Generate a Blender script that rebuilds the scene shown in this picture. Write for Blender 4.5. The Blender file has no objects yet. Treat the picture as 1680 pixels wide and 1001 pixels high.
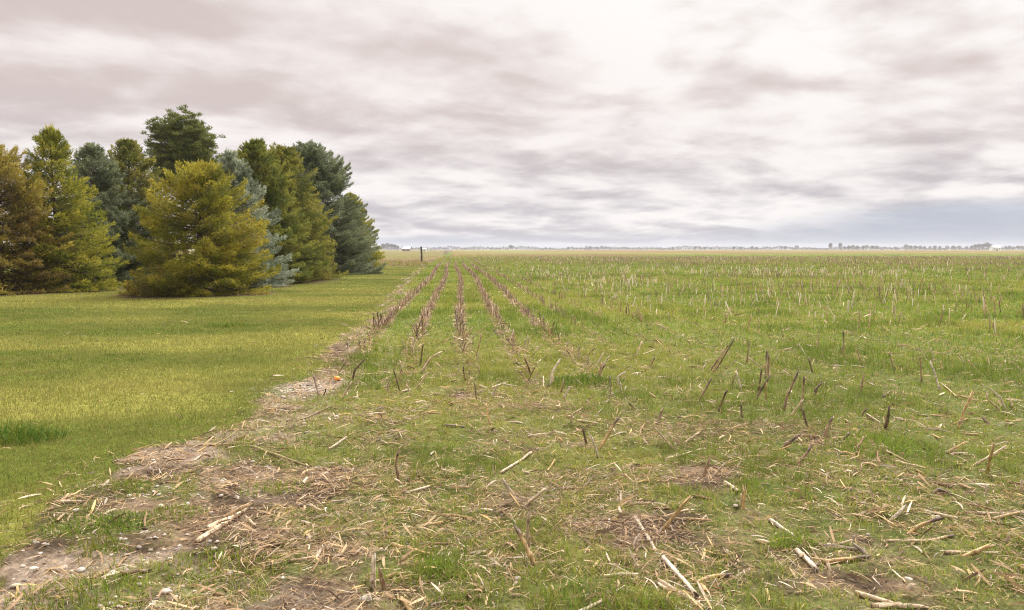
import bpy, math, random
import numpy as np
from mathutils import Vector

S = bpy.context.scene
COL = S.collection
R = math.radians

# ------------------------------------------------------------------ camera
FPX, CX, CY, HOR, CAMH = 1307.0, 840.0, 500.5, 409.0, 1.55
PITCH = math.atan((CY - HOR) / FPX)
cam_d = bpy.data.cameras.new('camera')
cam = bpy.data.objects.new('camera', cam_d)
COL.objects.link(cam)
cam.location = (0, 0, CAMH)
cam.rotation_euler = (math.pi / 2 - PITCH, 0, 0)
cam_d.sensor_fit = 'HORIZONTAL'
cam_d.sensor_width = 36.0
cam_d.lens = FPX / 1680 * 36
cam_d.clip_start = 0.05
cam_d.clip_end = 20000
cam_d.dof.use_dof = True
cam_d.dof.focus_distance = 6.5
cam_d.dof.aperture_fstop = 5.6
S.camera = cam

# ------------------------------------------------------------------ sky
SUN_EL, SUN_AZ = R(48), R(25)          # azimuth from +Y towards +X
world = bpy.data.worlds.new('World')
S.world = world
world.use_nodes = True


def build_world():
    nt = world.node_tree
    N, L = nt.nodes, nt.links
    N.clear()

    def n(t, **kw):
        o = N.new(t)
        for k, v in kw.items():
            setattr(o, k, v)
        return o

    def val(sock, v):
        if hasattr(v, 'is_output'):
            L.new(v, sock)
        else:
            sock.default_value = v

    def m(op, a, b=0.0, c=0.0, clamp=False):
        o = n('ShaderNodeMath', operation=op, use_clamp=clamp)
        val(o.inputs[0], a)
        val(o.inputs[1], b)
        val(o.inputs[2], c)
        return o.outputs[0]

    def ss(v, a, b):
        o = n('ShaderNodeMapRange', interpolation_type='SMOOTHSTEP')
        val(o.inputs[0], v)
        o.inputs[1].default_value, o.inputs[2].default_value = a, b
        return o.outputs[0]

    def mix(f, a, b):
        o = n('ShaderNodeMix', data_type='RGBA')
        val(o.inputs[0], f)
        val(o.inputs[6], a)
        val(o.inputs[7], b)
        return o.outputs[2]

    def noise(x, y, z, scale, det, rough=0.5, dist=0.0):
        c = n('ShaderNodeCombineXYZ')
        val(c.inputs[0], x)
        val(c.inputs[1], y)
        val(c.inputs[2], z)
        o = n('ShaderNodeTexNoise')
        L.new(c.outputs[0], o.inputs['Vector'])
        o.inputs['Scale'].default_value = scale
        o.inputs['Detail'].default_value = det
        o.inputs['Roughness'].default_value = rough
        o.inputs['Distortion'].default_value = dist
        return o.outputs[0]

    tc = n('ShaderNodeTexCoord')
    sep = n('ShaderNodeSeparateXYZ')
    L.new(tc.outputs['Generated'], sep.inputs[0])
    x, y, z = sep.outputs
    zc = m('MAXIMUM', z, 0.0)
    den = m('ADD', zc, 0.17)
    u = m('DIVIDE', x, den)
    v = m('DIVIDE', y, den)
    # a cloud deck seen from below, drawn out along one wind direction
    ur = m('ADD', m('MULTIPLY', u, 0.93), m('MULTIPLY', v, 0.36))
    vr = m('SUBTRACT', m('MULTIPLY', v, 0.93), m('MULTIPLY', u, 0.36))
    n1 = noise(m('MULTIPLY', ur, 0.8), m('MULTIPLY', vr, 0.75), 3.1, 1.25, 3.0, 0.45, 0.3)
    n2 = noise(m('MULTIPLY', ur, 0.75), m('MULTIPLY', vr, 0.8), 7.7, 2.9, 4.0, 0.5, 0.25)
    n3 = noise(u, v, 1.3, 7.5, 4.0, 0.5, 0.15)
    f = m('ADD', m('ADD', m('MULTIPLY', n1, 0.50), m('MULTIPLY', n2, 0.35)), m('MULTIPLY', n3, 0.16))
    n2b = noise(m('MULTIPLY', ur, 0.75), m('ADD', m('MULTIPLY', vr, 0.8), 0.16), 7.7, 2.9, 4.0, 0.5, 0.25)
    n3b = noise(u, m('ADD', v, 0.07), 1.3, 7.5, 4.0, 0.5, 0.15)
    f = m('ADD', f, m('ADD', m('MULTIPLY', m('SUBTRACT', n2, n2b), 0.42), m('MULTIPLY', m('SUBTRACT', n3, n3b), 0.06)))
    # the sun behind the deck thins it: broad bright area
    sd = (math.sin(SUN_AZ) * math.cos(SUN_EL), math.cos(SUN_AZ) * math.cos(SUN_EL), math.sin(SUN_EL))
    dot = m('ADD', m('ADD', m('MULTIPLY', x, sd[0]), m('MULTIPLY', y, sd[1])), m('MULTIPLY', z, sd[2]))
    glow = ss(dot, 0.70, 0.93)
    f = m('ADD', f, m('MULTIPLY', glow, 0.17))
    t = ss(f, 0.325, 0.66)
    elw = ss(z, 0.02, 0.20)                      # low clouds bluer, high ones rosier
    dark = mix(elw, (0.575, 0.54, 0.585, 1), (0.695, 0.595, 0.575, 1))
    lite = mix(elw, (1.0, 0.95, 0.94, 1), (0.97, 0.905, 0.885, 1))
    lite = mix(glow, lite, (1.10, 1.075, 1.055, 1))
    cl = mix(t, dark, lite)
    # overcast skies are brighter overhead than at the horizon
    up = m('ADD', m('ADD', m('MULTIPLY', ss(z, 0.28, 0.75), 1.35), 1.0), m('MULTIPLY', ss(dot, 0.87, 1.0), 12.0))
    vm = n('ShaderNodeVectorMath', operation='SCALE')
    L.new(cl, vm.inputs[0])
    L.new(up, vm.inputs[3])
    bgc = n('ShaderNodeBackground')
    L.new(vm.outputs[0], bgc.inputs[0])
    bgc.inputs[1].default_value = 0.665
    sky = n('ShaderNodeTexSky', sky_type='NISHITA')
    sky.sun_disc = False
    sky.sun_elevation = SUN_EL
    sky.sun_rotation = SUN_AZ
    sky.air_density = 1.6
    sky.dust_density = 0.3
    sky.ozone_density = 4.0
    bgs = n('ShaderNodeBackground')
    L.new(sky.outputs[0], bgs.inputs[0])
    bgs.inputs[1].default_value = 0.06
    # gap under the deck along the horizon, taller to the right
    gap = noise(m('MULTIPLY', x, 0.6), m('MULTIPLY', z, 6.0), 4.4, 3.0, 3.0, 0.5, 0.1)
    lim = m('ADD', m('ADD', 0.014, m('MULTIPLY', ss(x, 0.1, 0.55), 0.036)), m('MULTIPLY', m('SUBTRACT', gap, 0.5), 0.05))
    gm = m('SUBTRACT', 1.0, ss(m('SUBTRACT', z, lim), -0.02, 0.012))
    cl = mix(m('MULTIPLY', gm, 0.88), cl, (0.40, 0.475, 0.655, 1))
    L.new(cl, vm.inputs[0])
    ms = n('ShaderNodeMixShader')
    val(ms.inputs[0], m('MULTIPLY', gm, 0.15))
    L.new(bgc.outputs[0], ms.inputs[1])
    L.new(bgs.outputs[0], ms.inputs[2])
    out = n('ShaderNodeOutputWorld')
    L.new(ms.outputs[0], out.inputs[0])


build_world()
world.cycles.sampling_method = 'AUTOMATIC'
sun_d = bpy.data.lights.new('sun', 'SUN')
sun_d.energy = 1.5
sun_d.angle = R(10)
sun_d.color = (1.0, 0.95, 0.87)
sun = bpy.data.objects.new('sun', sun_d)
COL.objects.link(sun)
sun.rotation_euler = (math.pi / 2 - SUN_EL, 0, math.pi - SUN_AZ)
S.view_settings.view_transform = 'Standard'
S.view_settings.look = 'None'
S.view_settings.gamma = 1.0
S.view_settings.exposure = 0.55
S.view_settings.use_curve_mapping = False
S.render.engine = 'CYCLES'
S.cycles.max_bounces = 6
S.cycles.diffuse_bounces = 3
S.cycles.glossy_bounces = 1
S.cycles.transmission_bounces = 3
S.cycles.volume_bounces = 1
S.cycles.use_denoising = True
S.cycles.denoiser = 'OPENIMAGEDENOISE'
S.cycles.denoising_input_passes = 'RGB_ALBEDO_NORMAL'
S.cycles.denoising_prefilter = 'NONE'
S.cycles.filter_width = 1.1


# ------------------------------------------------------------------ helpers
def P(px, py, h=0.0):
    """photo pixel -> point on the ground plane (height h)"""
    vx, vy = (px - CX) / FPX, -(py - CY) / FPX
    dy = math.cos(PITCH) + math.sin(PITCH) * vy
    dz = vy * math.cos(PITCH) - math.sin(PITCH)
    t = (h - CAMH) / dz
    return np.array([vx * t, dy * t, h])


def atdepth(px, py, Y):
    vx, vy = (px - CX) / FPX, -(py - CY) / FPX
    dy = math.cos(PITCH) + math.sin(PITCH) * vy
    dz = vy * math.cos(PITCH) - math.sin(PITCH)
    t = Y / dy
    return np.array([vx * t, Y, CAMH + dz * t])


def _hash(i, j, seed):
    i = i.astype(np.int64).astype(np.uint32)
    j = j.astype(np.int64).astype(np.uint32)
    h = i * np.uint32(374761393) + j * np.uint32(668265263) + np.uint32((seed * 2246822519) & 0xffffffff)
    h = (h ^ (h >> np.uint32(13))) * np.uint32(1274126177)
    h = h ^ (h >> np.uint32(16))
    return h.astype(np.float64) / 4294967295.0


def vnoise(x, y, seed=0):
    x = np.asarray(x, float)
    y = np.asarray(y, float)
    i, j = np.floor(x), np.floor(y)
    a, b = x - i, y - j
    a = a * a * (3 - 2 * a)
    b = b * b * (3 - 2 * b)
    return ((_hash(i, j, seed) * (1 - a) + _hash(i + 1, j, seed) * a) * (1 - b)
            + (_hash(i, j + 1, seed) * (1 - a) + _hash(i + 1, j + 1, seed) * a) * b)


def fbm(x, y, freq=1.0, octv=4, seed=0, gain=0.5):
    s, a, tot = 0, 1.0, 0
    for k in range(octv):
        ang = 0.6 + k * 1.1
        xr = (x * math.cos(ang) - y * math.sin(ang)) * freq + 17.3 * k
        yr = (x * math.sin(ang) + y * math.cos(ang)) * freq - 9.1 * k
        s = s + a * vnoise(xr, yr, seed + k * 31)
        tot += a
        a *= gain
        freq *= 2.03
    return s / tot


def sstep(v, a, b):
    t = np.clip((v - a) / (b - a), 0, 1)
    return t * t * (3 - 2 * t)


def lerp(a, b, t):
    return a + (b - a) * t


# foot x, y, top x, y, half width (photo px), palette, density, sharpness, browning, roundness, seed, label
TREES = [
    (226, 463, 207, 234, 106, 'olive', 1.0, .85, 0, .52, 31, 'olive green spruce with bristling top, left of the tall pine'),
    (168, 466, 150, 240, 112, 'teal', 1.0, .85, 0, .45, 32, 'dark blue green spruce between two yellowish ones'),
    (98, 476, 80, 214, 108, 'yellow', .72, .85, 0, .48, 33, 'tall yellow green spruce with airy top near the left edge'),
    (4, 480, -12, 244, 122, 'rust', .95, .72, .45, .75, 34, 'rusty brown spruce with browning needles at the left edge'),
    (436, 463, 418, 234, 104, 'green', 1.0, .72, 0, .42, 37, 'green spruce with a pointed tip, right of the grey blue spruce'),
    (482, 459, 458, 246, 86, 'olive', 1.0, .60, 0, .80, 38, 'dark olive spruce between the pointed green and the big blue ones'),
    (530, 449, 505, 244, 92, 'teal', 1.05, .50, 0, .92, 39, 'big dusky blue spruce with rounded top near the end of the row'),
    (587, 441, 574, 320, 48, 'yellow', 1.0, .65, 0, .60, 40, 'low yellow green spruce at the far right end of the row'),
    (396, 470, 378, 252, 92, 'blue', 1.1, .85, 0, .50, 36, 'grey blue spruce just right of the golden spruce'),
    (324, 482, 331, 280, 134, 'golden', 1.0, .72, .25, .85, 35, 'broad golden spruce standing in front of the row')]


# ---- layout masks shared by the ground sheet and everything that grows on it
BPX = [(-120, 1090), (0, 985), (70, 870), (130, 800), (190, 768), (260, 745), (340, 722), (400, 690), (445, 650), (500, 615),
       (545, 575), (590, 540), (628, 500), (662, 462), (690, 440), (702, 432)]
BW = np.array([P(*p)[:2] for p in BPX])
VP = (745 - CX) / FPX                       # stubble rows run towards this direction
RD = np.array([VP, 1.0]) / math.hypot(VP, 1)
RN = np.array([RD[1], -RD[0]])              # across the rows, to the right
ROW0, ROWS = -1.34, 0.785                   # first row offset, spacing


def bnd_x(y):
    far = BW[-1, 0] + (y - BW[-1, 1]) * VP
    return np.where(y > BW[-1, 1], far, np.interp(y, BW[:, 1], BW[:, 0]))


def edge_d(x, y):
    """metres to the right of the lawn edge, ragged"""
    w = (fbm(x, y, 1.1, 3, 5) - 0.5) * 0.75 + (fbm(x, y, 5.0, 3, 8) - 0.5) * 0.45
    return x - bnd_x(y) + w


def row_uv(x, y):
    s = x * RN[0] + y * RN[1]
    s = s + 0.10 * np.sin((x * RD[0] + y * RD[1]) * 0.11)
    return (s - ROW0) / ROWS, x * RD[0] + y * RD[1]


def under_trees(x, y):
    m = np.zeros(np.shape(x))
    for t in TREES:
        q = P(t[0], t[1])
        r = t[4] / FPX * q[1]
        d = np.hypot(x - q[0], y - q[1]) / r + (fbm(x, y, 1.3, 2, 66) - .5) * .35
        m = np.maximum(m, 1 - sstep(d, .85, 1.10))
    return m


def lawn_end(x, y):
    return sstep(y, 68, 76)


def cover(x, y):
    """how much green grows at a spot of the field, 0..1"""
    D = np.hypot(x, y)
    e = edge_d(x, y)
    base = lerp(0.60, 0.97, sstep(D + (fbm(x, y, 0.35, 2, 90) - .5) * 3 + x * 0.30, 4.6, 10.0))
    band = sstep(e, 0.08, lerp(1.05, 0.55, sstep(D, 4, 22)))
    base = base * lerp(lerp(0.60, 0.18, sstep(D, 5, 10)), 1.0, band)
    k, t = row_uv(x, y)
    inr = (np.abs(k - np.round(k)) < 0.17) & (k > -0.4) & (k < 4.4)
    base = np.where(inr, base * lerp(0.9, 0.35, sstep(D, 8, 20)), base)
    nz = fbm(x, y, 1.5, 4, 21, 0.55)
    return np.clip(sstep(nz, 0.72 - 0.55 * base - 0.12, 0.80 - 0.55 * base), 0, 1) * np.clip(base * 1.4, 0, 1)


def hgt(x, y):
    D = np.hypot(x, y)
    fl = sstep(edge_d(x, y), -0.3, 0.3)
    k, t = row_uv(x, y)
    h = (fbm(x, y, 0.5, 2, 3) - 0.5) * 0.07
    h = h + fl * ((fbm(x, y, 2.6, 3, 4) - 0.5) * 0.060 + (fbm(x, y, 11, 3, 6, .6) - 0.5) * 0.040)
    return h * (1 - sstep(D, 40, 90)) - 0.0


def H1(x, y):
    return float(hgt(np.array([float(x)]), np.array([float(y)]))[0])


def np_mesh(name, V, F3=None, F4=None, C=None, smooth=False):
    me = bpy.data.meshes.new(name)
    V = np.asarray(V, np.float32)
    me.vertices.add(len(V))
    me.vertices.foreach_set('co', V.ravel())
    parts, starts, off = [], [], 0
    for F, k in ((F4, 4), (F3, 3)):
        if F is not None and len(F):
            F = np.asarray(F, np.int32)
            parts.append(F.ravel())
            starts.append(off + np.arange(len(F), dtype=np.int32) * k)
            off += F.size
    loops = np.concatenate(parts)
    st = np.concatenate(starts)
    me.loops.add(len(loops))
    me.loops.foreach_set('vertex_index', loops)
    me.polygons.add(len(st))
    me.polygons.foreach_set('loop_start', st)
    if smooth:
        me.polygons.foreach_set('use_smooth', np.ones(len(st), bool))
    me.update(calc_edges=True)
    if C is not None:
        a = me.color_attributes.new('Col', 'FLOAT_COLOR', 'POINT')
        C = np.asarray(C, np.float32)
        if C.shape[1] == 3:
            C = np.concatenate([C, np.ones((len(C), 1), np.float32)], 1)
        a.data.foreach_set('color', C.ravel())
    return me


def link(name, me, mat=None, parent=None, loc=None):
    o = bpy.data.objects.new(name, me)
    COL.objects.link(o)
    if mat is not None and me is not None and not me.materials:
        me.materials.append(mat)
    if parent is not None:
        o.parent = parent
    if loc is not None:
        o.location = loc
    return o


def tag(o, label=None, cat=None, group=None, kind=None):
    if label:
        o['label'] = label
    if cat:
        o['category'] = cat
    if group:
        o['group'] = group
    if kind:
        o['kind'] = kind
    return o


def thing(name, label, cat, loc, group=None, rz=0.0):
    o = bpy.data.objects.new(name, None)
    o.empty_display_size = 0.1
    COL.objects.link(o)
    o.location = loc
    o.rotation_euler = (0, 0, rz)
    return tag(o, label, cat, group)


def copy_tree(o):
    c = o.copy()
    COL.objects.link(c)
    for ch in o.children:
        d = ch.copy()
        COL.objects.link(d)
        d.parent = c
        d.matrix_parent_inverse = ch.matrix_parent_inverse.copy()
        for g in ch.children:
            q = g.copy()
            COL.objects.link(q)
            q.parent = d
    return c


# ------------------------------------------------------------------ materials
def mat_col(name, rough=0.7, spec=0.25, transl=0.0, nscale=0.0, namt=0.0, bump=0.0, stretch=None):
    m = bpy.data.materials.new(name)
    m.use_nodes = True
    nt = m.node_tree
    N, L = nt.nodes, nt.links
    b = N['Principled BSDF']
    b.inputs['Roughness'].default_value = rough
    b.inputs['Specular IOR Level'].default_value = spec
    at = N.new('ShaderNodeAttribute')
    at.attribute_name = 'Col'
    col = at.outputs['Color']
    if nscale:
        tc = N.new('ShaderNodeTexCoord')
        vec = tc.outputs['Object']
        if stretch:
            mp = N.new('ShaderNodeMapping')
            mp.inputs['Scale'].default_value = stretch
            L.new(vec, mp.inputs[0])
            vec = mp.outputs[0]
        nz = N.new('ShaderNodeTexNoise')
        nz.inputs['Scale'].default_value = nscale
        nz.inputs['Detail'].default_value = 4
        L.new(vec, nz.inputs['Vector'])
        mr = N.new('ShaderNodeMapRange')
        mr.inputs[1].default_value, mr.inputs[2].default_value = 0.3, 0.7
        mr.inputs[3].default_value, mr.inputs[4].default_value = 1 - namt, 1 + namt
        L.new(nz.outputs[0], mr.inputs[0])
        mx = N.new('ShaderNodeVectorMath')
        mx.operation = 'SCALE'
        L.new(col, mx.inputs[0])
        L.new(mr.outputs[0], mx.inputs[3])
        col = mx.outputs[0]
        if bump:
            bp = N.new('ShaderNodeBump')
            bp.inputs['Strength'].default_value = bump
            bp.inputs['Distance'].default_value = 0.01
            L.new(nz.outputs[0], bp.inputs['Height'])
            L.new(bp.outputs[0], b.inputs['Normal'])
    L.new(col, b.inputs['Base Color'])
    if transl:
        tr = N.new('ShaderNodeBsdfTranslucent')
        L.new(col, tr.inputs[0])
        mx = N.new('ShaderNodeMixShader')
        mx.inputs[0].default_value = transl
        L.new(b.outputs[0], mx.inputs[1])
        L.new(tr.outputs[0], mx.inputs[2])
        L.new(mx.outputs[0], N['Material Output'].inputs[0])
    return m


def mat_plain(name, rgb, rough=0.7, spec=0.3, nscale=8.0, namt=0.2, bump=0.2, stretch=None):
    m = mat_col(name, rough, spec, 0, nscale, namt, bump, stretch)
    N, L = m.node_tree.nodes, m.node_tree.links
    at = next(q for q in N if q.type == 'ATTRIBUTE')
    c = N.new('ShaderNodeRGB')
    c.outputs[0].default_value = (*rgb, 1)
    for l in list(at.outputs['Color'].links):
        L.new(c.outputs[0], l.to_socket)
    N.remove(at)
    return m


M_GRASS = mat_col('grass_blades', 0.6, 0.06, 0.33)
M_NEEDLE = mat_col('needles', 0.6, 0.05, 0.33)
M_BARK = mat_plain('bark', (0.11, 0.075, 0.055), 0.9, 0.1, 14, 0.4, 0.6, (1, 1, 0.25))
M_STALK = mat_col('dry_stalk', 0.6, 0.25, 0, 30, 0.35, 0.4, (3, 3, 0.6))
M_HUSK = mat_col('dry_husk', 0.75, 0.15, 0.25, 60, 0.25, 0.2)
M_STONE = mat_col('limestone', 0.85, 0.2, 0, 45, 0.22, 0.4)


# ------------------------------------------------------------------ ground: one sheet
def ground_colour(x, y):
    D = np.hypot(x, y)
    n = len(x)
    e = edge_d(x, y)
    cv = cover(x, y)
    soilv = fbm(x, y, 3.0, 4, 40)[:, None]
    soil = lerp(np.array([0.055, 0.039, 0.025]), np.array([0.165, 0.118, 0.076]), sstep(soilv, 0.3, 0.7))
    # pale dry crust beside the lawn
    crust = (sstep(e, 0.0, 0.2) * (1 - sstep(e, 0.8, 1.7)) * sstep(fbm(x, y, 1.8, 3, 44), 0.42, 0.6))[:, None]
    soil = lerp(soil, np.array([0.30, 0.235, 0.175]), crust * 0.75)
    gv = fbm(x, y, 0.22, 4, 50)[:, None]
    fine = fbm(x, y, 3.5, 3, 51)[:, None]
    green = lerp(np.array([0.090, 0.135, 0.022]), np.array([0.165, 0.185, 0.036]), sstep(gv * 0.6 + fine * 0.4, 0.35, 0.68))
    thatch = lerp(soil, np.array([0.075, 0.075, 0.026]), 0.6)
    under = np.clip(cv * lerp(0.45, 0.85, sstep(D, 9, 22)), 0, 1)[:, None]
    fld = lerp(lerp(soil, thatch, np.clip(cv * 1.2, 0, 1)[:, None]), green, under)
    # lawn
    lv = fbm(x * 0.55, y, 0.42, 4, 60)[:, None]
    lawn = lerp(np.array([0.075, 0.095, 0.016]), np.array([0.190, 0.180, 0.040]), sstep(lv, 0.36, 0.70))
    lawn = lawn * (0.8 + 0.4 * fine)
    isl = (1 - sstep(e, -0.12, 0.12)) * (1 - lawn_end(x, y))
    c = lerp(fld, lawn, isl[:, None])
    c = lerp(c, np.array([0.085, 0.058, 0.034]), under_trees(x, y)[:, None] * .9)  # fallen-needle brown, darkened to paint in the shade below the trees
    # beyond the rows: dry strips and greener strips
    k, t = row_uv(x, y)
    az = np.arctan2(x, y)
    tan = np.array([0.180, 0.108, 0.052])
    brown = np.array([0.165, 0.105, 0.062])
    olive = np.array([0.175, 0.170, 0.052])
    wob = (fbm(x, y, 0.012, 3, 70) - 0.5) * 2
    d2 = D * (1 + 0.25 * wob)
    far_tan = sstep(d2, lerp(135, 260, sstep(az, -0.1, 0.5)), lerp(200, 400, sstep(az, -0.1, 0.5))) * (az > -0.075)
    c = lerp(c, lerp(tan, olive, sstep(fbm(x, y * 0.3, 0.02, 3, 71), 0.45, 0.7)[:, None]), far_tan[:, None] * 0.85)
    bs = sstep(d2, 165, 185) * (1 - sstep(d2, 240, 280)) * sstep(az, -0.06, 0.0) * (1 - sstep(az, 0.05, 0.22))
    c = lerp(c, brown, bs[:, None] * 0.9)
    lt = sstep(D, 95, 125) * (az <= -0.085)
    c = lerp(c, lerp(tan, olive, sstep(fbm(x, y, 0.03, 3, 73), 0.3, 0.5)[:, None]), lt[:, None] * 0.6)
    # white gravel spill
    p = P(492, 636)
    gs = np.exp(-(((x - p[0]) / 0.22) ** 2 + ((y - p[1]) / 0.30) ** 2)) * sstep(fbm(x, y, 7, 3, 77), 0.25, 0.5)
    c = lerp(c, np.array([0.40, 0.37, 0.32]), np.clip(gs * 1.2, 0, 1)[:, None])
    return c


def build_ground():
    fine = np.linspace(-R(44), R(44), 760)
    rest = np.linspace(R(44), 2 * math.pi - R(44), 122)[1:-1]
    ang = np.concatenate([fine, rest])
    na = len(ang)
    r = np.concatenate([[0.25, 0.8, 1.4, 2.0, 2.4], 1 / np.linspace(1 / 2.7, 1 / 160, 560), np.geomspace(160, 15000, 60)[1:]])
    nr = len(r)
    A, RR = np.meshgrid(ang, r)
    x, y = (np.sin(A) * RR).ravel(), (np.cos(A) * RR).ravel()
    z = hgt(x, y)
    V = np.stack([x, y, z], 1)
    C = ground_colour(x, y)
    V = np.concatenate([V, [[0, 0, H1(0, 0)]]])
    C = np.concatenate([C, C[:1]])
    i = np.arange(nr - 1)[:, None] * na
    j = np.arange(na)[None]
    j2 = (j + 1) % na
    F4 = np.stack([i + j, i + j2, i + na + j2, i + na + j], -1).reshape(-1, 4)[:, ::-1]
    jj = np.arange(na)
    F3 = np.stack([np.full(na, nr * na), jj, (jj + 1) % na], 1)[:, ::-1]
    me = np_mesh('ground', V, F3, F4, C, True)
    m = bpy.data.materials.new('earth_and_turf')
    m.use_nodes = True
    N, L = m.node_tree.nodes, m.node_tree.links
    b = N['Principled BSDF']
    b.inputs['Roughness'].default_value = 0.95
    b.inputs['Specular IOR Level'].default_value = 0.02
    at = N.new('ShaderNodeAttribute')
    at.attribute_name = 'Col'
    tc = N.new('ShaderNodeTexCoord')

    def noise(scale, det, rough=0.6):
        q = N.new('ShaderNodeTexNoise')
        q.inputs['Scale'].default_value = scale
        q.inputs['Detail'].default_value = det
        q.inputs['Roughness'].default_value = rough
        L.new(tc.outputs['Object'], q.inputs['Vector'])
        return q.outputs[0]
    a = noise(38, 6, 0.7)
    c2 = noise(6, 4)
    mr = N.new('ShaderNodeMapRange')
    mr.inputs[1].default_value, mr.inputs[2].default_value = 0.3, 0.7
    mr.inputs[3].default_value, mr.inputs[4].default_value = 0.45, 1.5
    L.new(a, mr.inputs[0])
    mr2 = N.new('ShaderNodeMapRange')
    mr2.inputs[1].default_value, mr2.inputs[2].default_value = 0.3, 0.7
    mr2.inputs[3].default_value, mr2.inputs[4].default_value = 0.8, 1.2
    L.new(c2, mr2.inputs[0])
    mu = N.new('ShaderNodeMath')
    mu.operation = 'MULTIPLY'
    L.new(mr.outputs[0], mu.inputs[0])
    L.new(mr2.outputs[0], mu.inputs[1])
    sc = N.new('ShaderNodeVectorMath')
    sc.operation = 'SCALE'
    L.new(at.outputs['Color'], sc.inputs[0])
    L.new(mu.outputs[0], sc.inputs[3])
    L.new(sc.outputs[0], b.inputs['Base Color'])
    bp = N.new('ShaderNodeBump')
    bp.inputs['Strength'].default_value = 0.6
    bp.inputs['Distance'].default_value = 0.02
    L.new(a, bp.inputs['Height'])
    L.new(bp.outputs[0], b.inputs['Normal'])
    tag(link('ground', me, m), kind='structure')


build_ground()


# ------------------------------------------------------------------ grass
def blades(rng, x, y, Ln, W, lean, cb, ct, z=None):
    n = len(x)
    z = hgt(x, y) - 0.004 if z is None else z
    a = rng.uniform(0, 2 * math.pi, n)          # lean direction
    roll = rng.uniform(0, math.pi, n)
    dx, dy = np.cos(a), np.sin(a)
    wx, wy = np.cos(roll) * W * 0.5, np.sin(roll) * W * 0.5
    s, c = np.sin(lean), np.cos(lean)
    mx, my, mz = x + dx * Ln * 0.5 * s * 0.55, y + dy * Ln * 0.5 * s * 0.55, z + Ln * 0.52 * (0.4 + 0.6 * c)
    tx, ty, tz = x + dx * Ln * s, y + dy * Ln * s, z + Ln * np.maximum(c, 0.12)
    V = np.empty((n, 5, 3))
    V[:, 0] = np.stack([x - wx, y - wy, z], 1)
    V[:, 1] = np.stack([x + wx, y + wy, z], 1)
    V[:, 2] = np.stack([mx - wx * .8, my - wy * .8, mz], 1)
    V[:, 3] = np.stack([mx + wx * .8, my + wy * .8, mz], 1)
    V[:, 4] = np.stack([tx, ty, tz], 1)
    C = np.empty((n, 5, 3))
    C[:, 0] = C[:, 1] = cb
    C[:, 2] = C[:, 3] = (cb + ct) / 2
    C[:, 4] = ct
    i = np.arange(n)[:, None] * 5
    F4 = i + np.array([[0, 1, 3, 2]])
    F3 = i + np.array([[2, 3, 4]])
    return V.reshape(-1, 3), F3, F4, C.reshape(-1, 3)


def polar_points(rng, dens_pts, amax=R(39)):
    """sample ground points with an areal density that falls with distance"""
    ds = np.array([p[0] for p in dens_pts], float)
    lv = np.log([p[1] for p in dens_pts])
    g = np.geomspace(ds[0], ds[-1], 3000)
    d = np.exp(np.interp(np.log(g), np.log(ds), lv))
    inten = d * g * 2 * amax
    cdf = np.concatenate([[0], np.cumsum((inten[1:] + inten[:-1]) / 2 * np.diff(g))])
    n = int(cdf[-1])
    D = np.interp(rng.uniform(0, cdf[-1], n), cdf, g)
    a = rng.uniform(-amax, amax, n)
    return D * np.sin(a), D * np.cos(a), D


GREEN = np.array([0.130, 0.198, 0.026])
BRIGHT = np.array([0.235, 0.310, 0.042])
YELL = np.array([0.330, 0.310, 0.062])
DEEP = np.array([0.060, 0.120, 0.018])
STRAW = np.array([0.430, 0.330, 0.160])
OLIVE = np.array([0.190, 0.195, 0.024])


def pick(rng, n, cols, probs):
    i = rng.choice(len(cols), n, p=np.array(probs) / sum(probs))
    return np.array(cols)[i]


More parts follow.
